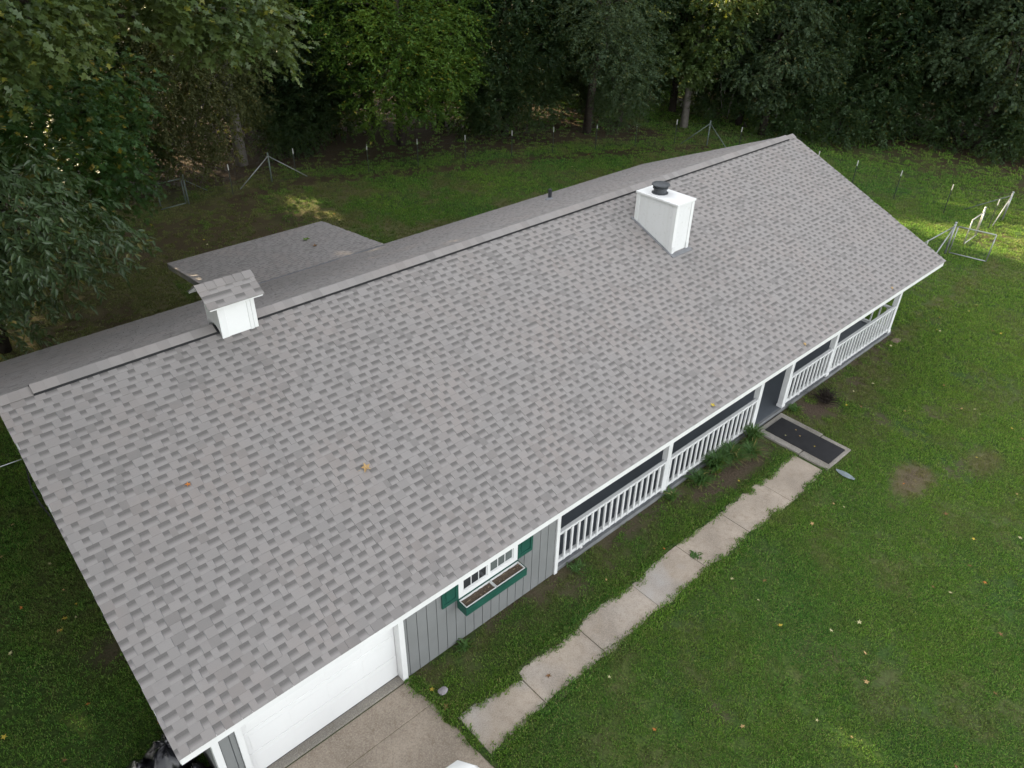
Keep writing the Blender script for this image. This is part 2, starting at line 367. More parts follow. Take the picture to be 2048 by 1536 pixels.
for x0, x1 in ((0.012, 0.037), (L - 0.037, L - 0.012)):       # rake boards
    mb = MB()
    mb.hexa([(x0, 0.05, HE - 0.15), (x1, 0.05, HE - 0.15), (x1, W, HR - 0.19), (x0, W, HR - 0.19), (x0, 0.05, HE - 0.02), (x1, 0.05, HE - 0.02), (x1, W, HR - 0.04), (x0, W, HR - 0.04)])
    mb.hexa([(x0, W, HR - 0.19), (x1, W, HR - 0.19), (x1, W + W2 - .05, HE - 0.15), (x0, W + W2 - .05, HE - 0.15), (x0, W, HR - 0.04), (x1, W, HR - 0.04), (x1, W + W2 - .05, HE - 0.02), (x0, W + W2 - .05, HE - 0.02)])
    mb.build('rake_board', M_TRIM, roof)

# shingle courses --------------------------------------------------
EXPO = 0.1429
class Cells:
    def __init__(s): s.V = []; s.F = []; s.T = []; s.Rc = []; s.UV = []; s.n = 0
    def add(s, P, tone, rec, uv):
        b = s.n; s.V += P; s.T += [tone] * 8; s.Rc += [rec] * 8; s.UV += uv
        s.F += [(b + 4, b + 5, b + 6, b + 7), (b, b + 1, b + 5, b + 4), (b + 1, b + 2, b + 6, b + 5), (b + 3, b, b + 4, b + 7)]
        s.n += 8
    def mesh(s, name, mat, org=(0, 0, 0)):
        return np_mesh(name, np.array(s.V) - np.array(org), s.F, mat, {'tone': s.T, 'recess': s.Rc}, uv=s.UV)
def cell_list(x_lo, x_hi, n_courses, seed, holes=()):
    rg = random.Random(seed); out = []
    for k in range(n_courses):
        x = x_lo - rg.uniform(0, 0.2); raised = rg.random() < 0.5
        while x < x_hi:
            wd = rg.choice((0.09, 0.11, 0.13, 0.15, 0.19)) if raised else rg.choice((0.09, 0.11, 0.13, 0.14, 0.17))
            a, b = max(x, x_lo), min(x + wd, x_hi); v = (k + 0.5) * EXPO
            if b - a > 0.03:
                t = rg.uniform(.55, 1.0) if rg.random() < .82 else rg.uniform(0, .3)
                out.append((a, b, k, raised, t))
            x += wd + (0.004 if rg.random() < 0.25 else 0.0); raised = (not raised) if rg.random() < 0.965 else raised
    return out
def cell_pts(o, ux, vy, nn, c, vmax):
    a, b, k, raised, tone = c
    v0, v1 = k * EXPO, min((k + 1) * EXPO + 0.012, vmax)
    h0 = 0.0072 if raised else 0.0044; h1 = 0.0012 if raised else 0.0006
    sk = 0.0003 * ((k * 7 + int(a * 50)) % 5)
    def P(u, v, h): return tuple(o + ux * u + vy * v + nn * h)
    pts = [P(a, v0 - 0.001, -0.004), P(b, v0 - 0.001, -0.004), P(b, v1, -0.004), P(a, v1, -0.004), P(a, v0, h0 + sk), P(b, v0, h0 + sk), P(b, v1, h1), P(a, v1, h1)]
    uv = [(a, 0), (b, 0), (b, 1), (a, 1)] * 2
    return pts, uv
def shingles(parent, o, ux, vy, nn, x0, x1, slope, seed, mat, singles=0):
    o, ux, vy, nn = (np.array(q, float) for q in (o, ux, vy, nn))
    cl = cell_list(x0, x1, int(math.ceil(slope / EXPO)), seed)
    def dist(c):
        p = o + ux * ((c[0] + c[1]) / 2) + vy * ((c[2] + 0.5) * EXPO); d = p - CAM
        return np.linalg.norm(d) - 30 * (0 if (lambda q: 0 < 1024 + 1500.57 * (d @ ar) / (d @ af) < 2048 and 0 < 768 - 1500.57 * (d @ au) / (d @ af) < 1536)(0) else -1) - 2.0 * (c[1] - c[0])
    if singles:
        order = sorted(range(len(cl)), key=lambda i: dist(cl[i])); near = set(order[:singles])
    else: near = set()
    field = Cells(); lib = {}
    for i, c in enumerate(cl):
        if i in near:
            wd = round((c[1] - c[0]) / 0.03) * 0.03; wd = max(wd, 0.03); tn = round(c[4] * 4) / 4
            key = (wd, c[3], tn)
            if key not in lib:
                cs = Cells(); pts, uv = cell_pts(np.zeros(3), ux, vy, nn, (0, wd, 0, c[3], tn), 9.0); cs.add(pts, tn, 0.0 if c[3] else 1.0, uv)
                lib[key] = cs.mesh('shingle', mat)
            ob = bpy.data.objects.new('shingle', lib[key])
            q = o + ux * c[0] + vy * (c[2] * EXPO); put(ob, parent, q)
            ob.scale = ((c[1] - c[0]) / wd, 1, 1)
        else:
            pts, uv = cell_pts(o, ux, vy, nn, c, slope); field.add(pts, c[4], 0.0 if c[3] else 1.0, uv)
    org = o + ux * (x0 + x1) / 2
    ob = bpy.data.objects.new('shingle_field', field.mesh('shingle_field', mat, org)); ob['kind'] = 'stuff'
    put(ob, parent, tuple(org)); return ob
v1 = np.array([0, W, DH]) / S1; v2 = np.array([0, -W2, DH]) / S2
shingles(roof, np.array([0, 0, HE]) + n1 * 0.004, (1, 0, 0), v1, n1, 0.0, L, S1, 5, M_SH, singles=298)
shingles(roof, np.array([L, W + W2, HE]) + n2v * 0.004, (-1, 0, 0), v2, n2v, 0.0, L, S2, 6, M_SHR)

# ridge vent with its cap shingles
rv = empty('ridge_vent', (L / 2, W, HR), house)
VX0, VX1 = 0.50, L - 0.44
d1, d2 = 0.165, 0.17
def on_front(x, d, h): return (x, W - d * W / S1 - 0 * h, HR - d * DH / S1 + h)
def on_back(x, d, h): return (x, W + d * W2 / S2, HR - d * DH / S2 + h)
mb = MB(); mb.hexa([on_front(VX0, d1 + 0.004, 0.006), on_front(VX1, d1 + 0.004, 0.006), (VX1, W, HR + 0.01), (VX0, W, HR + 0.01), on_front(VX0, d1 + 0.004, 0.046), on_front(VX1, d1 + 0.004, 0.046), (VX1, W, HR + 0.05), (VX0, W, HR + 0.05)])
mb.hexa([(VX0, W, HR + 0.01), (VX1, W, HR + 0.01), on_back(VX1, d2, 0.012), on_back(VX0, d2, 0.012), (VX0, W, HR + 0.05), (VX1, W, HR + 0.05), on_back(VX1, d2, 0.040), on_back(VX0, d2, 0.040)])
mb.build('vent_core', M_VENT, rv)
lib = []
for tn in (0.35, 0.6, 0.75, 0.9, 1.0):
    cs = Cells(); e = 0.205
    for side in (0, 1):
        f = (lambda x, d, h: (x, -d * W / S1, -d * DH / S1 + h)) if side == 0 else (lambda x, d, h: (x, d * W2 / S2, -d * DH / S2 + h))
        dd = d1 if side == 0 else d2
        bt = [f(0, dd, 0.047 if side == 0 else .030), f(e, dd, 0.047 if side == 0 else .030), (e, 0, 0.054), (0, 0, 0.054)]; tp = [f(0, dd, 0.0535 if side == 0 else .042), f(e, dd, 0.0510 if side == 0 else .0395), (e, 0, 0.0675), (0, 0, 0.070)]
        if side: bt = [bt[1], bt[0], bt[3], bt[2]]; tp = [tp[1], tp[0], tp[3], tp[2]]
        cs.add(bt + tp, tn, 0.0, [(0, 0)] * 8)
    lib.append(cs.mesh('ridge_cap', M_SH))
n_caps = int((VX1 - VX0) / 0.19)
for i in range(n_caps):
    x = VX0 + i * 0.19
    if 3.33 < x < 4.02: continue
    o = bpy.data.objects.new('ridge_cap', random.choice(lib)); put(o, rv, (x, W, HR)); o.rotation_euler = (random.uniform(-.004, .004), 0, 0)
for xa in (0.0, 0.19, 0.35, L - 0.42, L - 0.21):       # flat caps at the ridge ends
    o = bpy.data.objects.new('ridge_cap', random.choice(lib)); put(o, rv, (xa, W, HR - 0.030))

# walls -------------------------------------------------------------
GX1 = 7.17            # right end of the garage block
FW = 2.45             # wall at the back of the porch
mb = MB(); ZE = HE - 0.165
mb.box(0.462, 3.60, YW + 0.17, YW + 0.27, 0, ZE + 0.16)           # behind garage door
mb.build('garage_wall', M_GREYB, house)
mb = MB(); zt = lambda y: HE - 0.05 + min(y, 2 * W - y) * DH / W - 0.02
for x0, x1 in ((0.462, 0.56), (L - 0.70 - 0.1, L - 0.70)):
    ys = 0.70 if x0 < 5 else FW
    mb = MB(); mb.add([(x, y, z) for x in (x0, x1) for y, z in ((ys, 0), (W + W2 - 0.5, 0), (W + W2 - 0.5, HE - 0.07), (W, HR - 0.09), (ys, zt(ys)))],
           [(4, 3, 2, 1, 0), (5, 6, 7, 8, 9), (0, 1, 6, 5), (1, 2, 7, 6), (2, 3, 8, 7), (3, 4, 9, 8), (4, 0, 5, 9)])
    mb.build('gable_wall', M_GREY, house)
MB().box(0.57, L - 0.81, W + W2 - 0.6, W + W2 - 0.5, 0, HE - 0.08).build('back_wall', M_GREY, house)
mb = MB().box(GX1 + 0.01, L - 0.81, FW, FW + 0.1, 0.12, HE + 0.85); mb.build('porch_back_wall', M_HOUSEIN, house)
MB().box(GX1 - 0.08, GX1 - 0.005, YW + 0.18, FW + 0.05, 0.0, HE + 0.10).build('garage_side_wall', M_GREY, house)
MB().box(GX1 + 0.02, L - 0.70, 0.66, FW - 0.01, HE - 0.128, HE - 0.10).build('porch_ceiling', M_TRIM, house)

# siding of the garage front: planks divided by grooves
fwl = MB().box(0.462, 0.79, YW + 0.018, YW + 0.10, 0.02, ZE).build('front_wall', M_GREYB, house)
fw = MB().box(3.61, GX1 - 0.05, YW + 0.018, YW + 0.10, 0.02, ZE).build('front_wall', M_GREYB, house)
grooves = [3.60 + 0.083] + [3.683 + 0.2005 * i for i in range(1, 18)] + [GX1 - 0.062]
xs = [3.625] + grooves[0:]
for a, b in list(zip(xs[:-1], xs[1:])) + [(0.555, 0.70), (0.70, 0.782)]:
    if b - a > 0.02: box('siding_plank', M_GREY, fwl if a < 1 else fw, a + 0.0055, b - 0.0055, YW, YW + 0.017, 0.03, ZE - 0.002, bevel=0.003)
MB().box(3.60, GX1, YW + 0.03, YW + 0.12, 0.0, 0.019).box(0.462, 0.79, YW + 0.03, YW + 0.12, 0.0, 0.019).build('foundation', M_CONCG, house)
# corner and door trims
box('corner_trim', M_TRIM, house, 0.452, 0.552, YW - 0.022, YW + 0.10, 0.02, ZE - 0.001, bevel=0.004)
box('corner_trim', M_TRIM, house, GX1 - 0.055, GX1 + 0.03, YW - 0.022, YW + 0.17, 0.01, ZE - 0.001, bevel=0.004)
box('door_trim', M_TRIM, house, 0.785, 0.875, YW - 0.024, YW + 0.16, 0.02, ZE - 0.001, bevel=0.004)
box('door_trim', M_TRIM, house, 3.515, 3.618, YW - 0.024, YW + 0.16, 0.02, ZE - 0.001, bevel=0.004)
box('door_trim', M_TRIM, house, 0.877, 3.513, YW + 0.02, YW + 0.16, 2.19, ZE - 0.001)
gd_ = empty('garage_door', (2.19, YW + 0.15, 0.05), house)
for k in range(4):
    z0 = 0.06 + k * 0.533
    ob = box('door_panel', M_DOOR, gd_, 0.88, 3.51, YW + 0.130 + 0.001 * (k % 2), YW + 0.168, z0, z0 + 0.527, bevel=0.006)
    for q in range(4):
        x0 = 0.97 + q * 0.64; box('raised_panel', M_DOOR, ob, x0, x0 + 0.54, YW + 0.1275, YW + 0.1299, z0 + 0.10, z0 + 0.43, bevel=0.001)
box('bottom_seal', M_DARKM, gd_, 0.88, 3.51, YW + 0.135, YW + 0.165, 0.042, 0.059)

# window with shutters
win = empty('window', (5.415, YW, 1.15), house)
wx0, wx1, wz0, wz1 = 4.738, 6.092, 1.165, 2.26
for a in ((wx0, wx0 + 0.10, wz0, wz1), (wx1 - 0.10, wx1, wz0, wz1), (wx0 + 0.10, wx1 - 0.10, wz0, wz0 + 0.12), (wx0 + 0.10, wx1 - 0.10, wz1 - 0.08, wz1), (5.385, 5.440, wz0 + 0.12, wz1 - 0.08)):
    box('frame', M_TRIM, win, a[0], a[1], YW - 0.028, YW - 0.001, a[2], a[3], bevel=0.003)
for pa, pb, pm in ((4.838, 5.385, M_PANE), (5.440, 5.992, M_PANE2)):
    box('sash', M_WHITE, win, pa + 0.001, pa + 0.022, YW - 0.012, YW - 0.0015, 1.286, 2.18); box('sash', M_WHITE, win, pb - 0.022, pb - 0.001, YW - 0.012, YW - 0.0015, 1.286, 2.18)
    box('sash', M_WHITE, win, pa + 0.022, pb - 0.022, YW - 0.012, YW - 0.0015, 1.286, 1.312); box('sash', M_WHITE, win, pa + 0.022, pb - 0.022, YW - 0.014, YW - 0.0015, 1.60, 1.64)
    w3 = (pb - pa - 0.044) / 3
    for q in range(3):
        for z0, z1 in ((1.312, 1.60), (1.64, 2.18)):
            box('pane', pm, win, pa + 0.022 + q * w3 + 0.008, pa + 0.022 + (q + 1) * w3 - 0.008, YW - 0.0052, YW - 0.002, z0 + .001, z1 - .001)
        if q: box('muntin', M_WHITE, win, pa + 0.022 + q * w3 - 0.008, pa + 0.022 + q * w3 + 0.008, YW - 0.010, YW - 0.002, 1.312, 1.60)
for a, b in ((4.386, 4.730), (6.100, 6.458)):
    sh = empty('shutter', ((a + b) / 2, YW, 1.18), house)
    for r_ in ((a, a + 0.055, 1.19, 2.2), (b - 0.055, b, 1.19, 2.2), (a + .055, b - .055, 1.19, 1.27), (a + .055, b - .055, 1.64, 1.71), (a + .055, b - .055, 2.12, 2.2)):
        box('shutter_rail', M_GREEN, sh, r_[0], r_[1], YW - 0.036, YW - 0.001, r_[2], r_[3], bevel=0.003)
    for z0, z1 in ((1.27, 1.64), (1.71, 2.12)):
        box('shutter_panel', M_GREEN, sh, a + .056, b - .056, YW - 0.020, YW - 0.002, z0 + .001, z1 - .001)
        box('raised_panel', M_GREEN, sh, a + .085, b - .085, YW - 0.030, YW - 0.021, z0 + .035, z1 - .035, bevel=0.006)

# porch --------------------------------------------------------------
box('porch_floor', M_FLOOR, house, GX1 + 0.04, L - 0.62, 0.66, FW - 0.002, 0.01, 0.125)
MB().box(GX1 + 0.04, L - 0.60, 0.60, 0.658, 0.0, 0.112).build('porch_kerb', M_KERB, house)
PY = 0.615; PW = 0.137
posts = [10.645 - PW, 14.17 - PW, 15.56 - PW, 17.81 - PW, 21.535 - PW]
for x in posts:
    po = box('porch_post', M_WHITE, house, x, x + PW, PY, PY + PW, 0.126 if x < 20 else 0.03, ZE + 0.02, bevel=0.004)
    box('post_base', M_WHITE, po, x - 0.012, x + PW + 0.012, PY - 0.012, PY + PW + 0.012, 0.127 if x < 20 else 0.031, 0.20, bevel=0.003)
box('porch_beam', M_TRIM, house, GX1 + 0.04, L - 0.65, PY + 0.005, PY + PW - 0.005, ZE + 0.021, HE - 0.129)
def railing(x0, x1, side=None):
    if side is None:
        r_ = empty('porch_railing', ((x0 + x1) / 2, PY + 0.07, 0.13), house)
        box('top_rail', M_WHITE, r_, x0 + .001, x1 - .001, PY - 0.004, PY + 0.076, 1.000, 1.036, bevel=0.004)
        box('upper_rail', M_WHITE, r_, x0 + .002, x1 - .002, PY + 0.030, PY + 0.068, 0.925, 0.999)
        box('bottom_rail', M_WHITE, r_, x0 + .001, x1 - .001, PY + 0.006, PY + 0.084, 0.205, 0.285, bevel=0.004)
        n = max(2, int(round((x1 - x0 - 0.09) / 0.195))); st = (x1 - x0 - 0.05) / n
        src = None
        for i in range(n + 1):
            c0 = x0 + 0.025 + i * st
            if src is None: src = box('baluster', M_WHITE, r_, c0 - .024, c0 + .024, PY - 0.008, PY + 0.029, 0.215, 0.999, bevel=0.003); z0 = WORLD[src.name]
            else: share(src, 'baluster', r_, (c0, z0[1], z0[2]))
        for c0 in (x0 + 0.75,):
            box('rail_foot', M_WHITE, r_, c0 - .03, c0 + .03, PY + 0.02, PY + 0.08, 0.126, 0.204)
    else:
        y0, y1, X = side
        r_ = empty('porch_railing', (X, (y0 + y1) / 2, 0.13), house)
        box('top_rail', M_WHITE, r_, X - .06, X + .06, y0, y1, 0.88, 0.918, bevel=0.004)
        box('bottom_rail', M_WHITE, r_, X - .035, X + .035, y0, y1, 0.165, 0.245, bevel=0.004)
        src = None
        for i in range(9):
            c0 = y0 + 0.11 + i * 0.195
            if c0 > y1 - 0.03: break
            if src is None: src = box('baluster', M_WHITE, r_, X - .02, X + .02, c0 - .02, c0 + .02, 0.246, 0.879, bevel=0.003); z0 = WORLD[src.name]
            else: share(src, 'baluster', r_, (X, c0, z0[2]))
railing(GX1 + 0.03, posts[0]); railing(posts[0] + PW, posts[1]); railing(posts[2] + PW, posts[3]); railing(posts[3] + PW, posts[4])
railing(0, 0, side=(PY + PW, FW - 0.003, 21.475))

# chimney -------------------------------------------------------------
def zf(y): return HE + y * DH / W
cx0, cx1, cy0, cy1, ct = 13.645, 14.285, 3.48, 4.67, 5.135
ch = empty('chimney', ((cx0 + cx1) / 2, (cy0 + cy1) / 2, zf(cy0)), house)
mb = MB(); mb.hexa([(cx0, cy0, zf(cy0) - .05), (cx1, cy0, zf(cy0) - .05), (cx1, cy1, zf(cy1) - .05), (cx0, cy1, zf(cy1) - .05), (cx0, cy0, ct), (cx1, cy0, ct), (cx1, cy1, ct), (cx0, cy1, ct)])
mb.build('chimney_box', M_SIDE, ch)
for x, y in ((cx0, cy0), (cx1, cy0), (cx1, cy1), (cx0, cy1)):
    sx, sy = (-1 if x == cx0 else 1), (-1 if y == cy0 else 1)
    for ax in (0, 1):
        xa, xb = (x - (0.085 * sx if ax else -0.014 * sx), x + 0.015 * sx) if ax else (x, x + 0.014 * sx)
        ya, yb = (y, y + 0.014 * sy) if ax else (y - 0.085 * sy, y)
        xa, xb, ya, yb = min(xa, xb), max(xa, xb), min(ya, yb), max(ya, yb)
        zb = min(zf(ya), zf(yb)) + 0.015
        box('corner_board', M_TRIM, ch, xa, xb, ya, yb, zb, ct - 0.001, bevel=0.002)
box('chimney_cap', M_TRIM, ch, cx0 - 0.035, cx1 + 0.035, cy0 - 0.035, cy1 + 0.035, ct, ct + 0.055, bevel=0.012)
for x in (cx0 - 0.004, cx1 - 0.096):
    MB().hexa([(x, cy0 - 0.03, zf(cy0 - .03) + 0.012), (x + 0.10, cy0 - 0.03, zf(cy0 - .03) + 0.012), (x + 0.10, cy0 - 0.0145, zf(cy0) + 0.008), (x, cy0 - 0.0145, zf(cy0) + 0.008), (x, cy0 - 0.03, zf(cy0) + 0.17), (x + 0.1, cy0 - 0.03, zf(cy0) + 0.17), (x + 0.1, cy0 - 0.0145, zf(cy0) + 0.17), (x, cy0 - 0.0145, zf(cy0) + 0.17)]).build('foot_block', M_WHITE, ch, bevel=0.004)
def flash(x0, x1, y0, y1, h=0.018):
    return MB().hexa([(x0, y0, zf(y0) + .004), (x1, y0, zf(y0) + .004), (x1, y1, zf(y1) + .004), (x0, y1, zf(y1) + .004), (x0, y0, zf(y0) + h), (x1, y0, zf(y0) + h), (x1, y1, zf(y1) + h), (x0, y1, zf(y1) + h)])
flash(cx0 - 0.06, cx1 + 0.06, cy0 - 0.13, cy0 - 0.031).build('flashing', M_FLASH, ch)
flash(cx0 - 0.075, cx0 - 0.016, cy0 - 0.03, cy1 + 0.08, 0.021).build('flashing', M_FLASH, ch)
fc = (13.945, 4.245, ct + 0.055)
MB().lathe(fc, [(0.20, 0), (0.20, 0.012), (0.155, 0.016), (0.155, 0.10), (0.180, 0.11), (0.185, 0.14), (0.15, 0.15), (0.15, 0.185)], 24).build('flue_pipe', M_DARKM, ch, smooth=False)
MB().lathe((fc[0], fc[1], fc[2] + 0.186), [(0.20, 0), (0.215, 0.012), (0.215, 0.030), (0.12, 0.055), (0.02, 0.062)], 24).build('flue_cap', M_DARKM, ch, smooth=False)

# cupola ----------------------------------------------------------------
ux0, ux1, uy0, uy1 = 3.40, 4.05, 5.24, 5.80
cu = empty('cupola', ((ux0 + ux1) / 2, W, HR), house)
uz = 5.40
MB().hexa([(ux0 + .02, uy0 + .02, zf(uy0)), (ux1 - .02, uy0 + .02, zf(uy0)), (ux1 - .02, uy1 - .02, zf(uy0)), (ux0 + .02, uy1 - .02, zf(uy0)), (ux0 + .02, uy0 + .02, uz), (ux1 - .02, uy0 + .02, uz), (ux1 - .02, uy1 - .02, uz), (ux0 + .02, uy1 - .02, uz)]).build('cupola_box', M_SIDE, cu)
for y0, y1 in ((uy0, uy0 + .019), (uy1 - .019, uy1)):
    for x0, x1 in ((ux0, ux0 + 0.13), (ux1 - 0.13, ux1 - 0.06)):
        box('corner_board', M_TRIM, cu, x0, x1, y0, y1, zf(uy0) + 0.005, uz - .001, bevel=0.003)
    box('corner_board', M_TRIM, cu, ux1 - 0.058, ux1 + 0.012, y0 - 0.004, y1, zf(uy0) + 0.015, uz - .001, bevel=0.003)
    box('cupola_panel', M_DOOR, cu, ux0 + 0.131, ux1 - 0.131, y0 + 0.006, y1, zf(uy0) + 0.012, uz - .002)
# the side boards are cut to straddle the ridge
for x0, x1 in ((ux0 + 0.001, ux0 + 0.019), (ux1 - 0.019, ux1 - 0.001)):
    arc = []
    n = 10
    for i in range(n + 1):
        y = uy0 + 0.02 + (uy1 - uy0 - 0.04) * i / n; arc.append((y, zf(uy0) + 0.02 + 0.17 * math.sin(math.pi * i / n) ** 0.7))
    prof = arc + [(uy1 - 0.02, uz - .002), (uy0 + 0.02, uz - .002)]; m = len(prof)
    MB().add([(x, y, z) for x in (x0, x1) for y, z in prof], [tuple(range(m))[::-1], tuple(range(m, 2 * m))] + [(i, (i + 1) % m, m + (i + 1) % m, m + i) for i in range(m)]).build('saddle_board', M_SIDE, cu)
rx0, rx1, ey0, ey1, rz, ez = 3.22, 4.20, 5.07, 5.97, 5.655, 5.385
MB().add([(x, y, z) for x in (rx0 + .02, rx1 - .02) for y, z in ((ey0 + .02, ez), (W, rz), (ey1 - .02, ez), (ey1 - .02, ez - 0.03), (W, rz - 0.035), (ey0 + .02, ez - 0.03))],
         [(5, 4, 3, 2, 1, 0), (6, 7, 8, 9, 10, 11)] + [(i, (i + 1) % 6, 6 + (i + 1) % 6, 6 + i) for i in range(6)]).build('cupola_deck', M_TRIM, cu)
for sgn, yy in ((1, ey0), (-1, ey1)):
    dy, dz = (W - ey0), rz - ez; sl = math.hypot(dy, dz); vv = np.array([0, sgn * dy, dz]) / sl; nn = np.array([0, -sgn * dz, dy]) / sl
    for k in range(3):
        x = 0.0
        while x < rx1 - rx0 - 0.01:
            wd = random.choice((0.14, 0.17, 0.2)); a, b = x, min(x + wd, rx1 - rx0); rec = (k + int(x * 7)) % 2
            cs = Cells(); o0 = np.array([rx0, yy, ez + .004]); tn = random.random()
            pts, uv = cell_pts(o0 + nn * 0.003, np.array([1., 0, 0]), vv, nn, (a, b, k, not rec, tn), sl - 0.02)
            if sgn < 0: pts = [pts[i] for i in (1, 0, 3, 2, 5, 4, 7, 6)]; uv = [uv[i] for i in (1, 0, 3, 2, 5, 4, 7, 6)]
            cs.add(pts, tn, float(rec), uv); q = o0 + np.array([a, 0, 0]) + vv * k * EXPO
            put(bpy.data.objects.new('shingle', cs.mesh('shingle', M_SH, q)), cu, tuple(q)); x += wd
for i in range(6):
    cs = Cells(); e = 0.175; x = 0; tn = random.random()
    for side in (1, -1):
        bt = [(0, -side * 0.13, -0.078), (e, -side * 0.13, -0.078), (e, 0, 0.004), (0, 0, 0.004)]; tp = [(0, -side * 0.13, -0.055), (e, -side * 0.13, -0.062), (e, 0, 0.016), (0, 0, 0.024)]
        if side < 0: bt = [bt[1], bt[0], bt[3], bt[2]]; tp = [tp[1], tp[0], tp[3], tp[2]]
        cs.add(bt + tp, tn, 0.0, [(0, 0)] * 8)
    put(bpy.data.objects.new('ridge_cap', cs.mesh('ridge_cap', M_SH)), cu, (rx0 + i * 0.165 - 0.005, W, rz + 0.004))

# plumbing vent on the back slope, patio roof behind the house
vz = HE + (W + W2 - 9.083) * DH / W2
vp = empty('vent_pipe', (15.12, 9.083, vz), house)
MB().lathe((15.12, 9.083, vz - 0.02), [(0.055, 0), (0.055, 0.34), (0.045, 0.345)], 14).build('pipe', M_DARKM, vp, smooth=False)
MB().lathe((15.12, 9.083, vz - 0.01), [(0.14, 0), (0.13, 0.03), (0.07, 0.07), (0.06, 0.09)], 14).build('boot', M_CAULK, vp)
pr = empty('patio_roof', (7.9, 12.8, 0), house)
py0, pz0, py1, pz1, pxa, pxb = W + W2 - 0.35, HE + 0.175, 14.35, 2.25, 5.40, 10.30
psl = math.hypot(py1 - py0, pz0 - pz1); pv = np.array([0, -(py1 - py0), pz0 - pz1]) / psl; pn = np.array([0, pz0 - pz1, py1 - py0]) / psl
mb = MB(); slab(mb, [(pxa + .02, py0, pz0), (pxb - .02, py0, pz0), (pxb - .02, py1 - .02, pz1), (pxa + .02, py1 - .02, pz1)], pn, 0.04); mb.build('patio_deck', M_CAULK, pr)
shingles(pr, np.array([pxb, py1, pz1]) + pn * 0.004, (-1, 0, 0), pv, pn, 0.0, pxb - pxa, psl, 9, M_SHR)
for xa in (pxa + 0.01, pxb - 0.04):
    MB().hexa([(xa, W + W2 - .03, pz0 - .2), (xa + .03, W + W2 - .03, pz0 - .2), (xa + .03, py1, pz1 - .17), (xa, py1, pz1 - .17), (xa, W + W2 - .03, pz0 - .06), (xa + .03, W + W2 - .03, pz0 - .06), (xa + .03, py1, pz1 - .03), (xa, py1, pz1 - .03)]).build('fascia', M_GREY, pr)
for xa in (7.0, pxb - 0.35):
    box('patio_post', M_WHITE, pr, xa, xa + 0.12, py1 - 0.6, py1 - 0.48, 0, pz1 - 0.02)

# ------------------------------------------------------------------ paving
walk = tag(empty('walkway', (9.5, -0.98, 0)), 'narrow concrete slab path along the front lawn', kind='structure')
jx = [3.80, 5.06, 6.54, 8.066, 9.555, 11.05, 12.575, 14.10]
for i, (a, b) in enumerate(zip(jx[:-1], jx[1:])):
    o = box('paving_slab', M_CONC, walk, a + 0.005, b - 0.005, -1.42, -0.53, -0.05, 0.022 + 0.004 * (i % 3), bevel=0.012)
    o.rotation_euler = (R(random.uniform(-.3, .3)), R(random.uniform(-.15, .15)), 0)
stoop = tag(empty('stoop', (14.75, -0.4, 0)), 'concrete landing in front of the porch opening', kind='structure')
box('landing_slab', M_CONCG, stoop, 14.19, 15.35, -0.625, 0.555, -0.05, 0.055, bevel=0.015)
box('landing_slab', M_CONCG, stoop, 14.17, 15.31, -1.39, -0.645, -0.05, 0.050, bevel=0.015)
mat_ = MB().box(14.37, 15.16, -1.31, 0.42, 0.056, 0.070).build('rubber_mat', M_RUBBER, bevel=0.006)
tag(mat_, 'long black rubber mat lying on the concrete landing', 'door mat')
drive = tag(empty('driveway', (2.2, -3, 0)), 'brownish concrete driveway in front of the garage door', kind='structure')
MB().box(0.2, 3.66, -0.060, 0.545, -0.06, 0.012).build('drive_slab', M_CONC2, drive, bevel=0.01)
MB().box(0.2, 3.71, -3.2, -0.065, -0.06, 0.010).build('drive_slab', M_CONC2, drive, bevel=0.01)
MB().box(0.2, 3.71, -12.0, -3.22, -0.06, 0.010).build('drive_slab', M_CONC2, drive, bevel=0.01)
box('garage_sill', M_CONCG, drive, 0.80, 3.58, 0.56, YW + 0.20, -0.05, 0.040, bevel=0.01)

# ------------------------------------------------------------------ grass (geometry nodes on a density-painted lawn sheet)
def clump_mesh(name, n, rad, hmin, hmax, wd, seed, mat, spread=0.9):
    rg = np.random.default_rng(seed); V = []; F = []; A = []
    for i in range(n):
        a = rg.uniform(0, 2 * math.pi); r = rad * math.sqrt(rg.random()); x, y = r * math.cos(a), r * math.sin(a)
        h = rg.uniform(hmin, hmax); d = rg.uniform(0, 2 * math.pi); ln = h * rg.uniform(0.3, spread); q = rg.uniform(0, math.pi)
        wx, wy = wd * math.cos(q) / 2, wd * math.sin(q) / 2; dx, dy = math.cos(d) * ln, math.sin(d) * ln; b = len(V)
        V += [(x - wx, y - wy, -0.005), (x + wx, y + wy, -0.005), (x + dx * .45 + wx * .9, y + dy * .45 + wy * .9, h * .65), (x + dx * .45 - wx * .9, y + dy * .45 - wy * .9, h * .65), (x + dx, y + dy, h * 0.92), (x + dx, y + dy, h * 0.93)]
        F += [(b, b + 1, b + 2, b + 3), (b + 3, b + 2, b + 5, b + 4)]; A += [rg.random()] * 6
    return bpy.data.objects.new(name, np_mesh(name, V, F, mat, {'leafrand': A}))
t = NT('grass_blade'); p = t.pos(); rnd = t.rand(); a = t.attr('leafrand')
nA, nB = t.noise(0.35, 4, p), t.noise(1.7, 4, p)
c = t.mix(t.mr(nA, 0.36, 0.64), (0.062, 0.205, 0.034, 1), (0.155, 0.290, 0.028, 1))
c = t.mix(t.mr(nB, 0.50, 0.74, 0, 0.75), c, (0.150, 0.165, 0.048, 1))
sxp = t.n('ShaderNodeSeparateXYZ'); t.l(p, sxp.inputs[0])
c = t.mix(t.math('MULTIPLY', t.mr(sxp.outputs[0], 10, 22, 0, 0.7), t.mr(sxp.outputs[1], 6, -2, 0, 1)), c, (0.225, 0.330, 0.036, 1))
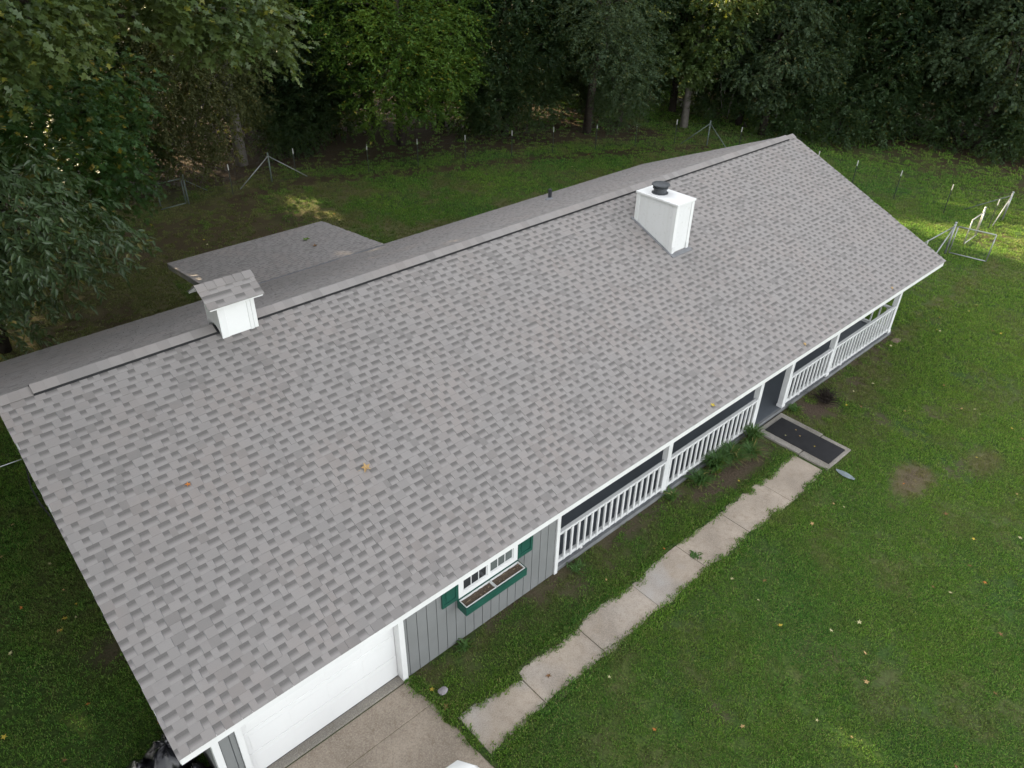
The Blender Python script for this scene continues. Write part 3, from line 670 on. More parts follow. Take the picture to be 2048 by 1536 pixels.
c = t.mix(t.mr(rnd, 0, 1, 0, 0.5), c, (0.042, 0.140, 0.022, 1))
c = t.mix(t.mr(a, 0.0, 0.55, 0.75, 0.0), c, (0.020, 0.062, 0.014, 1))
c = t.mix(t.mr(a, 0.50, 0.85, 0.0, 0.6), c, (0.26, 0.42, 0.075, 1))
c = t.mix(t.mr(a, 0.93, 0.97, 0, 0.7), c, (0.25, 0.21, 0.09, 1))
dryn = t.n('ShaderNodeAttribute', attribute_type='INSTANCER', attribute_name='dry').outputs['Fac']
c = t.mix(t.math('MULTIPLY', dryn, .85), c, t.mix(t.mr(rnd, 0, 1), (0.105, 0.095, 0.042, 1), (0.22, 0.18, 0.085, 1)))
b = t.n('ShaderNodeBsdfPrincipled'); t.l(c, b.inputs['Base Color']); b.inputs['Roughness'].default_value = 0.6; b.inputs['Specular IOR Level'].default_value = 0.2
tr = t.n('ShaderNodeBsdfTranslucent'); t.l(c, tr.inputs['Color']); mx = t.n('ShaderNodeMixShader'); mx.inputs[0].default_value = 0.3
t.l(b.outputs[0], mx.inputs[1]); t.l(tr.outputs[0], mx.inputs[2]); t.l(mx.outputs[0], t.out.inputs['Surface'])
M_BLADE = t.m
clumps = [clump_mesh('grass_tuft', 26, 0.075, 0.016, 0.038, 0.009, 1, M_BLADE), clump_mesh('grass_tuft', 24, 0.09, 0.018, 0.042, 0.011, 2, M_BLADE, 1.1), clump_mesh('grass_tuft', 16, 0.05, 0.025, 0.055, 0.009, 3, M_BLADE)]

def gn_scatter(name, me, objs, dens_scale, smin, smax, seed, mat):
    ng = bpy.data.node_groups.new(name, 'GeometryNodeTree')
    ng.interface.new_socket('Geometry', in_out='INPUT', socket_type='NodeSocketGeometry'); ng.interface.new_socket('Geometry', in_out='OUTPUT', socket_type='NodeSocketGeometry')
    N = lambda k: ng.nodes.new(k)
    gi, go = N('NodeGroupInput'), N('NodeGroupOutput')
    ds = N('GeometryNodeDistributePointsOnFaces'); ds.distribute_method = 'RANDOM'; ds.inputs['Seed'].default_value = seed
    at = N('GeometryNodeInputNamedAttribute'); at.data_type = 'FLOAT'; at.inputs['Name'].default_value = 'density'
    mu = N('ShaderNodeMath'); mu.operation = 'MULTIPLY'; mu.inputs[1].default_value = dens_scale
    ng.links.new(at.outputs['Attribute'], mu.inputs[0]); ng.links.new(mu.outputs[0], ds.inputs['Density']); ng.links.new(gi.outputs[0], ds.inputs['Mesh'])
    jn = N('GeometryNodeJoinGeometry')
    rs = N('FunctionNodeRandomValue'); rs.data_type = 'FLOAT'; rs.inputs[2].default_value = smin; rs.inputs[3].default_value = smax; rs.inputs['Seed'].default_value = seed + 3
    sa = N('GeometryNodeInputNamedAttribute'); sa.data_type = 'FLOAT'; sa.inputs['Name'].default_value = 'size'
    ms = N('ShaderNodeMath'); ms.operation = 'MULTIPLY'; ng.links.new(rs.outputs[1], ms.inputs[0])
    # size attribute is carried to the points by the distribute node
    ng.links.new(sa.outputs['Attribute'], ms.inputs[1])
    rr = N('FunctionNodeRandomValue'); rr.data_type = 'FLOAT_VECTOR'; rr.inputs[0].default_value = (-0.15, -0.15, 0); rr.inputs[1].default_value = (0.15, 0.15, 6.283); rr.inputs['Seed'].default_value = seed + 5
    ip = N('GeometryNodeInstanceOnPoints'); ip.inputs['Pick Instance'].default_value = True
    for o in objs:
        oi = N('GeometryNodeObjectInfo'); oi.inputs['Object'].default_value = o; oi.inputs['As Instance'].default_value = True
        ng.links.new(oi.outputs['Geometry'], jn.inputs[0])
    g2i = N('GeometryNodeGeometryToInstance')
    ng.links.new(ds.outputs['Points'], ip.inputs['Points']); ng.links.new(jn.outputs[0], ip.inputs['Instance'])
    ng.links.new(rr.outputs[0], ip.inputs['Rotation']); ng.links.new(ms.outputs[0], ip.inputs['Scale'])
    ng.links.new(ip.outputs[0], go.inputs[0])
    ob = bpy.data.objects.new(name, me); md = ob.modifiers.new('scatter', 'NODES'); md.node_group = ng
    return put(ob, None, (0, 0, 0))

hx = np.concatenate([arange2(-4, 22, 0.10), arange2(22.3, 46, 0.3)]); hy = np.concatenate([arange2(-9.4, 2.2, 0.10), arange2(2.5, 27, 0.3)])
HX, HY = np.meshgrid(hx, hy); hs_, hl_, hd_ = ground_masks(HX, HY)
ez_ = fbm(HX * 2.3, HY * 2.3, 31); ez2 = fbm(HX * 7, HY * 7, 35)
DHX, DHY = HX, HY
dist_c = np.sqrt((HX - CAM[0]) ** 2 + (HY - CAM[1]) ** 2 + CAM[2] ** 2)
size = np.interp(dist_c, [12, 20, 32, 45], [0.85, 1.0, 1.45, 1.9])
dens = np.interp(dist_c, [12, 20, 32, 45], [210, 140, 52, 24])
thin = (1 - 0.96 * hs_) * (1 - 0.90 * hl_) * (1 - .45 * hd_) * (0.55 + 0.7 * sst(fbm(HX * 1.1, HY * 1.1, 41), 0.25, 0.6))
def inr(x0, x1, y0, y1, wob=0.0, nz=0): return (HX > x0 + wob * nz) & (HX < x1 - wob * nz) & (HY > y0) & (HY < y1)
nzw = ez_ - 0.5
block = np.zeros_like(HX, bool)
def walk_in(x): return np.interp(x, [3.8, 4.24, 4.7, 5.07, 5.10, 5.3, 6.1, 6.54, 6.96, 7.5, 8.06, 8.6, 9.2, 10.25, 11.09, 11.9, 12.6, 13.4, 14.1], [-.576, -.586, -.70, -.77, -.62, -.604, -.67, -.705, -.57, -.62, -.665, -.66, -.55, -.634, -.645, -.60, -.70, -.62, -.636]) + .05 + .22 * (fbm(x * 4.2, x * 0 + 3.3, 61) - .5)
def walk_out(x): return np.interp(x, [3.8, 4.5, 5.5, 6.8, 8.05, 9.3, 11.0, 12.55, 14.05], [-1.341, -1.329, -1.261, -1.33, -1.309, -1.337, -1.31, -1.372, -1.326]) - .04 + .15 * (fbm(x * 3.6, x * 0 + 8.1, 63) - .5)
def drive_edge(y): return np.interp(y, [-3.2, -1.31, -1.06, -.69, -.45, -.09, .29, .5], [3.69, 3.70, 3.66, 3.67, 3.60, 3.66, 3.59, 3.53]) + .10 * (fbm(y * 4, y * 0 + 2.2, 65) - .5)
block |= (HX > 3.80) & (HX < 14.15) & (HY > walk_out(HX) - .01) & (HY < walk_in(HX) + .01)
block |= (HX > 14.19) & (HX < 15.33 - 0.1 * nzw) & (HY > -1.37 + 0.1 * nzw) & (HY < 0.6)
block |= (HX > 0.25) & (HX < drive_edge(HY) + .02) & (HY < 0.70)
block |= (HX > 0.46) & (HX < GX1 + 0.03) & (HY > YW - 0.015) & (HY < W + W2 - 0.45)
block |= (HX > GX1) & (HX < L - 0.60) & (HY > 0.555) & (HY < W + W2 - 0.45)
edge_band = np.zeros_like(HX)
wi_, wo_ = walk_in(HX), walk_out(HX); on_w = (HX > 3.75) & (HX < 14.15)
edge_band = np.maximum(edge_band, on_w * (1 - sst(np.abs(HY - wi_ - .07), .03, .14))); edge_band = np.maximum(edge_band, on_w * (1 - sst(np.abs(HY - wo_ + .07), .03, .14)))
edge_band = np.maximum(edge_band, (HY > -3) * (HY < .5) * (1 - sst(np.abs(HX - drive_edge(HY) - .08), .03, .14)))
thin = np.maximum(thin, edge_band * .9); dens = dens * (1 + 1.3 * edge_band); size = size * (1 + .35 * edge_band)
dens = dens * thin * (~block)
bnd = sst(ez2, 0.5, 0.8)
idx = np.arange(HX.size).reshape(HX.shape)
hF = np.stack([idx[:-1, :-1].ravel(), idx[:-1, 1:].ravel(), idx[1:, 1:].ravel(), idx[1:, :-1].ravel()], 1)
keep = dens.ravel()[hF].max(1) > 0.3; hF = hF[keep]
me = np_mesh('lawn_grass', np.stack([HX.ravel(), HY.ravel(), np.where((((HY > -1.45) & (HY < -.52) & (HX > 3.74) & (HX < 14.12)) | ((HX > 3.5) & (HX < 3.8) & (HY < .5) & (HY > -3.2))), 0.034, 0.004).ravel()], 1), hF, M_BLADE, {'density': dens.ravel(), 'size': size.ravel(), 'dry': hd_.ravel()})
lawn = gn_scatter('lawn_grass', me, clumps, 1.0, 0.7, 1.35, 4, M_BLADE)
tag(lawn, 'mown green grass of the lawn around the house', 'grass', kind='stuff')

# turf that has crept over the edges of the paving
def strip(x, ya, yb_, zz):
    n = len(x); V = np.concatenate([np.stack([x, ya, np.full(n, zz)], 1), np.stack([x, yb_, np.full(n, zz)], 1)])
    F = np.array([(i, i + 1, n + i + 1, n + i) for i in range(n - 1)]); return V, F
xs_ = np.arange(3.74, 14.12, 0.02)
parts_ = [strip(xs_, np.full(len(xs_), -1.45), walk_out(xs_), 0.036), strip(xs_, walk_in(xs_), np.full(len(xs_), -0.52), 0.036)]
ys_ = np.arange(-3.2, 0.50, 0.02); dx_ = drive_edge(ys_)
Vd = np.concatenate([np.stack([dx_, ys_, np.full(len(ys_), .020)], 1), np.stack([np.full(len(ys_), 3.80), ys_, np.full(len(ys_), .020)], 1)]); n_ = len(ys_)
parts_.append((Vd, np.array([(i, n_ + i, n_ + i + 1, i + 1) for i in range(n_ - 1)])))
V_, F_, o_ = [], [], 0
for v_, f_ in parts_: V_.append(v_); F_.append(f_ + o_); o_ += len(v_)
V_ = np.concatenate(V_)
met = np_mesh('turf_edge', V_, np.concatenate(F_), M_GROUND, {'soil': .35 * sst(fbm(V_[:, 0] * 3, V_[:, 1] * 3, 51), .45, .7), 'litter': np.zeros(len(V_))})
tag(put(bpy.data.objects.new('turf_edge', met), None, (0, 0, 0)), 'ragged turf creeping over the edges of the path', 'grass', kind='stuff')

# ------------------------------------------------------------------ foliage machinery
def frames(d, roll):
    d = d / np.linalg.norm(d, axis=1, keepdims=True); up = np.tile([0., 0., 1.], (len(d), 1))
    s = np.cross(d, up); ln = np.linalg.norm(s, axis=1, keepdims=True); s = np.where(ln < 1e-3, [1., 0, 0], s / np.maximum(ln, 1e-3)); n = np.cross(s, d)
    c, q = np.cos(roll)[:, None], np.sin(roll)[:, None]
    return d, c * s + q * n, -q * s + c * n
# gaps in the canopy through which the low sun reaches a few spots
SUNV = np.array(sd)
GAPS = [((31.0, 1.8, 0), .75), ((32.5, 1.1, 0), .8), ((33.6, .7, 0), .8), ((31.0, 0.2, 0), .6), ((30.4, 5.4, 0), .6), ((31.6, 3.6, 0), .4), ((13.2, 20.7, 0), .7), ((25.9, 19.4, 0), .45), ((36.2, 9.7, 0), .5), ((-.85, 3.1, 0), .12), ((8.25, -5.2, 0), .2),
        ((16.9, 6.1, 4.5), .1), ((2.1, .2, 2.5), .15),
        ((20.0, 23.5, 5.5), 1.2), ((33.6, 16.6, 7.2), 1.2), ((22.0, 23.0, 0), .8), ((26.5, 25.5, 0), 1.0), ((31.5, 24.5, 0), 1.0), ((4.2, 17.6, 5.0), .5), ((37.5, 17.0, 0), .8), ((44, 9.5, 0), .8), ((24.8, 25.0, 6.0), .8)]
def cut(P, pad=.45, mask=False):
    ok = np.ones(len(P), bool)
    for g, r in GAPS:
        d = P - np.array(g); k = d @ SUNV; off = np.linalg.norm(d - k[:, None] * SUNV, axis=1); ok &= ~((off < r + pad) & (k > 1.0))
    return ok if mask else P[ok]
LEAF_T = {   # template vertices (along, across, lift) and faces
    'diamond': (np.array([(0, 0, 0), (.45, .26, .05), (1, 0, -.06), (.45, -.26, .05)]), np.array([(0, 1, 2, 3)])),
    'narrow': (np.array([(0, 0, 0), (.4, .13, .03), (1, 0, -.08), (.4, -.13, .03)]), np.array([(0, 1, 2, 3)])),
    'long': (np.array([(0, 0, 0), (.3, .17, .05), (.72, .13, -.02), (1, 0, -.14), (.72, -.13, -.02), (.3, -.17, .05), (.3, 0, 0), (.72, 0, -.06)]), np.array([(0, 1, 6, 5), (1, 2, 7, 6), (6, 7, 4, 5), (2, 3, 4, 7)])),
    'lobed': (np.array([(0, 0, 0), (.2, .30, .04), (.42, .13, 0), (.55, .46, .02), (.68, .14, -.02), (1, 0, -.1), (.68, -.14, -.02), (.55, -.46, .02), (.42, -.13, 0), (.2, -.30, .04)]),
              np.array([(0, 1, 2, 8), (0, 8, 9, 9), (2, 3, 4, 8), (4, 6, 7, 8), (4, 5, 6, 6)])),
}
def leaves_mesh(name, P, D, size, kind, mat, rg, roll_sd=0.5):
    tv, tf = LEAF_T[kind]; n = len(P)
    d, s, nn = frames(D, rg.normal(0, roll_sd, n)); sz = size * rg.uniform(0.7, 1.25, n)
    V = P[:, None, :] + sz[:, None, None] * (d[:, None, :] * tv[None, :, 0:1] + s[:, None, :] * tv[None, :, 1:2] + nn[:, None, :] * tv[None, :, 2:3])
    k = len(tv)
    if kind == 'lobed':       # triangles only, a quad template with repeated corners is split
        tris = np.array([(0, 1, 2), (0, 2, 8), (0, 8, 9), (2, 3, 4), (2, 4, 8), (4, 6, 8), (6, 7, 8), (4, 5, 6)])
        tf = tris
    F = (np.arange(n)[:, None, None] * k + tf[None]).reshape(-1, tf.shape[1])
    a = np.repeat(rg.random(n), k)
    return np_mesh(name, V.reshape(-1, 3), F, mat, {'leafrand': a})
def sprays(lobes, rg, per_m2, leaves, length, droop, spread, core=0.35):
    """lobes: (cx,cy,cz,rx,ry,rz); returns leaf base points and directions"""
    Ps, Ds = [], []
    for lb in lobes:
        c, r = np.array(lb[:3]), np.array(lb[3:6]); area = 4 * math.pi * ((r[0] * r[1]) ** 1.6 / 3 + (r[0] * r[2]) ** 1.6 / 3 + (r[1] * r[2]) ** 1.6 / 3) ** (1 / 1.6)
        n = max(4, int(area * per_m2)); u = rg.normal(size=(n, 3)); u /= np.linalg.norm(u, axis=1, keepdims=True)
        rad = np.where(rg.random(n) < core, rg.uniform(0.35, 0.9, n), rg.uniform(0.82, 1.12, n))
        # bumps on the lobe so that the outline is uneven
        bump = 1 + 0.22 * np.sin(u[:, 0] * 5 + c[0]) * np.sin(u[:, 1] * 6 + c[1] * 2) * np.cos(u[:, 2] * 5 + c[2])
        base = c + u * r * (rad * bump)[:, None]
        ax = u * np.array([1, 1, 0.45]) + rg.normal(0, 0.35, (n, 3)); ax[:, 2] -= droop; ax /= np.linalg.norm(ax, axis=1, keepdims=True)
        ln = length * rg.uniform(0.6, 1.3, n)
        tpos = np.tile((np.arange(leaves) + 0.5) / leaves, (n, 1)) + rg.normal(0, 0.04, (n, leaves))
        sag = -0.35 * droop * tpos ** 2
        pos = base[:, None, :] + ax[:, None, :] * (ln[:, None] * tpos)[:, :, None]; pos[:, :, 2] += sag * ln[:, None]
        side = np.cross(ax, [0, 0, 1.]); side /= np.maximum(np.linalg.norm(side, axis=1, keepdims=True), 1e-3)
        sg = np.where(np.arange(leaves) % 2 == 0, 1.0, -1.0)[None, :, None]
        dr = ax[:, None, :] * 0.75 + side[:, None, :] * sg * spread + rg.normal(0, 0.25, (n, leaves, 3)); dr[:, :, 2] -= 0.35 * droop
        pos = pos + rg.normal(0, 0.02, pos.shape)
        Ps.append(pos.reshape(-1, 3)); Ds.append(dr.reshape(-1, 3))
    return np.concatenate(Ps), np.concatenate(Ds)
def trunk_mb(pts, r0, limbs, mb=None):
    mb = mb or MB(); n = len(pts); mb.tube(pts, [r0 * (1 - 0.72 * i / (n - 1)) for i in range(n)], 9)
    for a, b, r in limbs:
        a, b = Vector(a), Vector(b); m = (a + b) / 2 + Vector((0, 0, 0.12 * (b - a).length)); mb.tube([a, m, b], [r, r * 0.65, r * 0.25], 6)
    return mb
def tree(name, label, base, lobes_sets, trunk, mat_bark, cat='tree', group=None, rg=None):
    """lobes_sets: list of (lobes, per_m2, leaves, length, droop, spread, size, kind, mat); all in coordinates relative to the base"""
    rg = rg or np.random.default_rng(abs(hash(label)) % 1000)
    root = tag(empty(name, base), label, cat, group)
    if trunk: trunk.build('trunk', mat_bark, None, smooth=True, origin=(0, 0, 0)) if False else None
    tm = trunk; v = np.array(tm.v); me = bpy.data.meshes.new('trunk'); me.from_pydata(v.tolist(), [], tm.f); me.materials.append(mat_bark)
    me.polygons.foreach_set('use_smooth', [True] * len(me.polygons))
    put(bpy.data.objects.new('trunk', me), root, base)
    for (lobes, per, lv, ln, dr, sp, sz, kind, mat) in lobes_sets:
        P, D = sprays(lobes, rg, per, lv, ln, dr, sp)
        if name not in ('forest_tree', 'clumped_tree', 'understory_bush'): k_ = cut(P + np.array(base), .12, True); P, D = P[k_], D[k_]
        put(bpy.data.objects.new('crown', leaves_mesh('crown', P, D, sz, kind, mat, rg)), root, base)
    return root
def copy_tree(root, base, rz, sc, label, group=None, szf=1.0):
    r = root.copy(); put(r, None, base); r.rotation_euler = (0, 0, rz); r.scale = (sc, sc, sc * szf)
    r['label'] = label
    if group: r['group'] = group
    elif 'group' in r: del r['group']
    for ch in root.children:
        c = ch.copy(); COL.objects.link(c); c.parent = r; c.location = ch.location
    return r

LM_A = leaf_material('leaf_pointed', (0.040, 0.078, 0.030), (0.060, 0.100, 0.040), (0.13, 0.12, 0.03), 0.25, 0.40, 0.5)
LM_B = leaf_material('leaf_oak', (0.036, 0.076, 0.022), (0.105, 0.145, 0.042), (0.20, 0.20, 0.03), 0.35, 0.42, 0.45)
LM_M = leaf_material('leaf_maple', (0.021, 0.060, 0.016), (0.048, 0.116, 0.027), (0.22, 0.17, 0.02), 0.35, 0.5)
LM_F = leaf_material('leaf_fine', (0.038, 0.050, 0.018), (0.090, 0.098, 0.038), (0.12, 0.09, 0.03), 0.3, 0.6, 0.2)
LM_C = leaf_material('leaf_feathery', (0.034, 0.092, 0.014), (0.115, 0.205, 0.026), (0.22, 0.20, 0.02), 0.4, 0.5)
LM_D = leaf_material('leaf_willow', (0.030, 0.056, 0.027), (0.066, 0.100, 0.050), (0.10, 0.10, 0.04), 0.30, 0.5, 0.25)
LM_E = leaf_material('leaf_dark', (0.017, 0.042, 0.016), (0.042, 0.078, 0.026), (0.10, 0.10, 0.02), 0.3, 0.5)

rA = np.random.default_rng(101)
def rel(base, pts): return [(p[0] - base[0], p[1] - base[1], p[2]) + tuple(p[3:]) for p in pts]

# -- pointed-leaf tree that hangs over the left end of the back yard
b = (1.2, 16.6, 0)
lobA = rel(b, [(2.2, 12.9, 4.6, 1.5, 1.4, 1.2), (3.2, 13.4, 4.1, 1.2, 1.2, 0.9), (1.2, 12.6, 5.2, 1.5, 1.5, 1.3), (2.6, 13.8, 5.5, 1.3, 1.3, .8), (1.3, 14.4, 3.6, 1.3, 1.4, 1.0), (2.3, 14.5, 2.9, 1.1, 1.2, .9), (1.0, 14.8, 1.8, .9, 1.0, .9), (0.2, 13.2, 4.2, 1.4, 1.4, 1.3)])
tr_ = trunk_mb([(0, 0, 0), (.1, -.4, 1.5), (.3, -1.1, 3.2), (.5, -1.9, 5), (.6, -2.6, 6.4)], 0.17, [((.3, -1.1, 3.0), l[:3], .06) for l in lobA])
tree('broadleaf_tree', 'large pointed leaf tree drooping over the left back yard beside the roof corner', b, [(lobA, 5.2, 11, 0.55, 0.55, 0.85, 0.20, 'long', LM_A)], tr_, M_BARK, rg=rA)
# -- maple behind it
b = (2.6, 21.2, 0)
lobM = rel(b, [(q[0] - (0.75 if q[2] < 5.5 else 0.3),) + q[1:] for q in [(4.6, 17.6, 6.2, 1.7, 1.6, 1.4), (3.4, 17.2, 7.0, 1.7, 1.6, 1.3), (5.9, 18.0, 5.0, 1.6, 1.5, 1.3), (5.0, 18.6, 4.2, 1.5, 1.5, 1.2), (3.6, 18.2, 5.2, 1.7, 1.6, 1.4), (6.6, 18.8, 6.0, 1.1, 1.2, 1.1), (6.3, 18.6, 3.3, 1.2, 1.2, 1.0), (5.0, 19.6, 7.6, 1.7, 1.7, 1.2), (2.0, 18.2, 6.6, 1.8, 1.8, 1.6), (6.9, 19.6, 4.6, .9, 1, .9), (5.6, 19.6, 2.6, 1.1, 1.2, 1.0)]])
tr_ = trunk_mb([(0, 0, 0), (.15, -.4, 2), (.3, -.9, 4.5), (.4, -1.3, 7.5), (.5, -1.4, 10)], 0.22, [((.25, -.7, 3.2), l[:3], .07) for l in lobM])
tree('maple_tree', 'dark green star leaf maple with a few orange leaves above the pointed leaf tree', b, [(lobM, 10.0, 9, 0.42, 0.35, 0.9, 0.17, 'lobed', LM_M)], tr_, M_BARK, rg=np.random.default_rng(102))
# -- oak whose limbs reach over from the upper left
b = (-2.5, 20.5, 0)
lobB = rel(b, [(2.2, 10.4, 9.6, 1.5, 1.4, .9), (3.4, 11.2, 9.0, 1.1, 1.1, .6), (2.2, 11.6, 8.3, 1.0, 1.1, .6), (5.4, 12.4, 9.3, 1.2, 1.1, .7), (6.8, 12.2, 9.2, 1.2, 1.1, .8), (7.8, 12.2, 8.7, 1.1, 1.0, .7), (8.3, 12.6, 8.0, .8, .8, .5), (7.0, 12.0, 8.4, .9, .9, .5), (6.2, 13.0, 10.0, 1.6, 1.5, .9), (8.4, 12.9, 9.6, 1.1, 1.1, .8), (4.0, 11.4, 10.2, 1.5, 1.4, .8)])
lobB2 = [(0, -2, 11, 3.6, 3.6, 2.4), (3.5, -5, 12.5, 3.4, 3.4, 2.0), (-2, -6, 12, 3.6, 3.6, 2.4), (6.5, -5, 12.8, 3.0, 3.0, 1.5), (1, 2, 13, 4, 4, 2.6), (-1, -1, 15.5, 4, 4, 2.2)]
tr_ = trunk_mb([(0, 0, 0), (.1, -.2, 3), (.3, -.8, 7), (.6, -2, 11), (.8, -3, 15)], 0.34, [((.3, -.8, 7.0), l[:3], .10) for l in lobB + lobB2])
tree('oak_tree', 'lobed leaf oak whose pale green branches hang in along the top left edge', b, [(lobB, 9.0, 10, 0.50, 0.45, 0.9, 0.175, 'lobed', LM_B), (lobB2, 4.0, 10, 0.7, .4, .9, .36, 'diamond', LM_B)], tr_, M_BARK, rg=np.random.default_rng(103))
# -- fine-leaved drab tree that droops to the fence
b = (13.6, 27.8, 0)
lobF = rel(b, [(10.2, 24.0, 5.6, 1.5, 1.4, 1.6), (11.6, 24.6, 5.0, 1.6, 1.5, 1.8), (12.8, 25.4, 4.6, 1.4, 1.4, 1.9), (11.0, 24.8, 3.2, 1.3, 1.3, 1.3), (10.4, 25.0, 2.0, 1.1, 1.2, 1.2), (12.4, 25.6, 2.5, 1.2, 1.2, 1.3), (9.4, 24.6, 4.2, 1.2, 1.3, 1.5), (12.0, 26, 7.0, 2.2, 2, 1.8), (14.2, 26.6, 6.6, 2, 2, 1.8), (9.8, 26, 7.6, 2, 2, 1.8)])
lobF2 = [(0, 0, 10, 3, 3, 3), (-2.5, .5, 12, 3, 3, 3), (2.2, .5, 13, 3, 3, 3), (0, 1, 15.5, 3, 3, 2.6)]
tr_ = trunk_mb([(0, 0, 0), (0, -.1, 3), (-.2, -.3, 7), (-.3, -.2, 12)], 0.30, [((0, -.1, 3 + i * .35), l[:3], .07) for i, l in enumerate(lobF)])
tree('fine_leaf_tree', 'drab olive fine leaf tree drooping to the ground behind the tripod shaped fence brace', b, [(lobF, 15, 12, 0.45, 0.5, 0.8, 0.115, 'diamond', LM_F), (lobF2, 3, 10, .7, .4, .9, .30, 'diamond', LM_F)], tr_, M_BARKG, rg=np.random.default_rng(104))
# -- bright feathery tree in the middle
b = (21.2, 25.8, 0)
lobC = rel(b, [(18.2, 21.8, 6.2, 1.6, 1.5, 1.0), (20.0, 21.6, 6.4, 1.7, 1.6, 1.0), (21.8, 22.2, 5.6, 1.6, 1.5, 1.0), (19.0, 21.4, 4.9, 1.6, 1.5, .9), (20.8, 21.6, 4.3, 1.5, 1.4, .9), (22.2, 22.8, 4.0, 1.2, 1.2, .8), (18.0, 22.4, 3.7, 1.4, 1.4, .8), (19.8, 22.2, 2.9, 1.3, 1.3, .8), (21.4, 23.0, 2.4, 1.0, 1.1, .7), (17.2, 22.6, 5.2, 1.3, 1.3, .9), (22.9, 23.4, 6.8, 1.6, 1.5, 1.1), (17.0, 23.2, 7.0, 1.7, 1.6, 1.1), (18.4, 23.4, 2.4, 1.0, 1.1, .7)])
lobC2 = [(0, 0, 9, 3, 3, 2.2), (-2.6, -1, 10, 3, 3, 2.2), (2, 0, 11.5, 3, 3, 2.4), (-1, 1, 14, 3.2, 3.2, 2.6)]
tr_ = trunk_mb([(0, 0, 0), (-.1, -.3, 3), (-.4, -.9, 6), (-.5, -1, 11)], 0.24, [((-.1, -.3, 2.0 + i * .3), l[:3], .06) for i, l in enumerate(lobC)])
tree('feathery_tree', 'bright yellow green feathery leaf tree overhanging the fence in the middle of the woods edge', b, [(lobC, 8.0, 13, 0.60, 0.26, 1.0, 0.15, 'diamond', LM_C), (lobC2, 3, 10, .7, .4, .9, .30, 'diamond', LM_C)], tr_, M_BARK, rg=np.random.default_rng(105))
# -- grey-green willow oak above the chimney
b = (30.2, 21.4, 0)
lobD = rel(b, [(25.8, 16.6, 5.4, 1.4, 1.4, 1.3), (27.2, 17.0, 6.2, 1.6, 1.5, 1.3), (26.8, 16.2, 4.2, 1.4, 1.4, 1.2), (28.2, 17.0, 4.6, 1.4, 1.4, 1.3), (27.2, 16.6, 3.0, 1.0, 1.1, 1.0), (26.0, 17.6, 6.9, 1.6, 1.6, 1.2), (28.6, 17.8, 6.8, 1.6, 1.6, 1.2), (29.2, 18.6, 5.4, 1.3, 1.3, 1.2), (27.6, 17.4, 2.4, .8, .9, .8)])
lobD2 = [(-1.6, 1.0, 8.2, 2.0, 2.0, 1.6)]
tr_ = trunk_mb([(0, 0, 0), (-.1, -.3, 3), (-.4, -1.2, 6), (-.5, -1, 11)], 0.26, [((-.2, -.6, 4.0 + i * .3), l[:3], .07) for i, l in enumerate(lobD)])
tree('willow_oak', 'grey green narrow leaf tree hanging low just above the white chimney', b, [(lobD, 12, 13, 0.42, 0.26, 0.95, 0.115, 'diamond', LM_D), (lobD2, 3, 10, .7, .4, .9, .30, 'diamond', LM_D)], tr_, M_BARK, rg=np.random.default_rng(106))
# -- tree with a pale bare trunk and a lit top
b = (35.3, 18.8, 0)
lobT = rel(b, [(33.0, 16.6, 7.4, 1.4, 1.4, .9), (34.2, 16.6, 6.6, 1.4, 1.4, .9), (35.2, 16.0, 7.0, 1.5, 1.4, 1.0), (34.4, 17.0, 5.0, 1.4, 1.4, 1.2), (33.2, 17.6, 4.2, 1.2, 1.2, 1.0), (34.2, 17.8, 3.4, .9, .9, .8)])
lobT2 = [(0, 0, 9.5, 2.6, 2.6, 2.0), (2, 0, 12, 3, 3, 2.4)]
tr_ = trunk_mb([(0, 0, 0), (.1, .1, 2), (.1, -.1, 5), (0, -.3, 10)], 0.23, [((.1, 0, 2.6 + i * .5), l[:3], .06) for i, l in enumerate(lobT)])
tree('pale_trunk_tree', 'tree with a pale bare leaning trunk standing at the back corner of the fence', b, [(lobT, 10, 11, 0.5, 0.4, 0.9, 0.17, 'lobed', LM_B), (lobT2, 3, 10, .7, .4, .9, .30, 'diamond', LM_E)], tr_, M_BARKG, rg=np.random.default_rng(107))
# -- generic dark forest tree, low limbs; copied
b = (41.0, 15.2, 0)
rgE = np.random.default_rng(108)
lobE = [(-1.7, -1.2, 2.2, 1.5, 1.5, 1.2), (.4, -2.0, 2.0, 1.5, 1.4, 1.2), (1.8, -.6, 2.6, 1.5, 1.5, 1.3), (-.8, 1.6, 2.6, 1.6, 1.5, 1.3), (-1.8, -1.4, 4.6, 1.7, 1.6, 1.3), (.9, -2.0, 4.8, 1.7, 1.6, 1.3), (2.2, .6, 5.0, 1.7, 1.6, 1.3), (-1.6, 1.8, 5.2, 1.8, 1.6, 1.3), (-1.2, -1.2, 7.2, 1.9, 1.8, 1.4), (1.4, -1.0, 7.6, 1.9, 1.8, 1.4), (.2, 1.6, 7.6, 1.9, 1.8, 1.4)]
lobE2 = [(-1.4, -.8, 10, 2.8, 2.8, 2), (1.6, .6, 11, 2.8, 2.8, 2.1), (-.6, 1, 13.6, 2.8, 2.8, 2.2), (.8, -.6, 15.6, 2.6, 2.6, 2.0)]
tr_ = trunk_mb([(0, 0, 0), (.1, 0, 3), (0, .2, 7), (.1, 0, 13)], 0.22, [((.05, 0, 1.2 + i * .5), l[:3], .05) for i, l in enumerate(lobE)])
e_tree = tree('forest_tree', 'dense dark tree standing just past the far end of the ridge', b, [(lobE, 11, 11, 0.5, 0.4, 0.9, 0.16, 'diamond', LM_E), (lobE[-1:], 3, 10, .7, .4, .9, .32, 'diamond', LM_E)], tr_, M_BARK, rg=rgE)
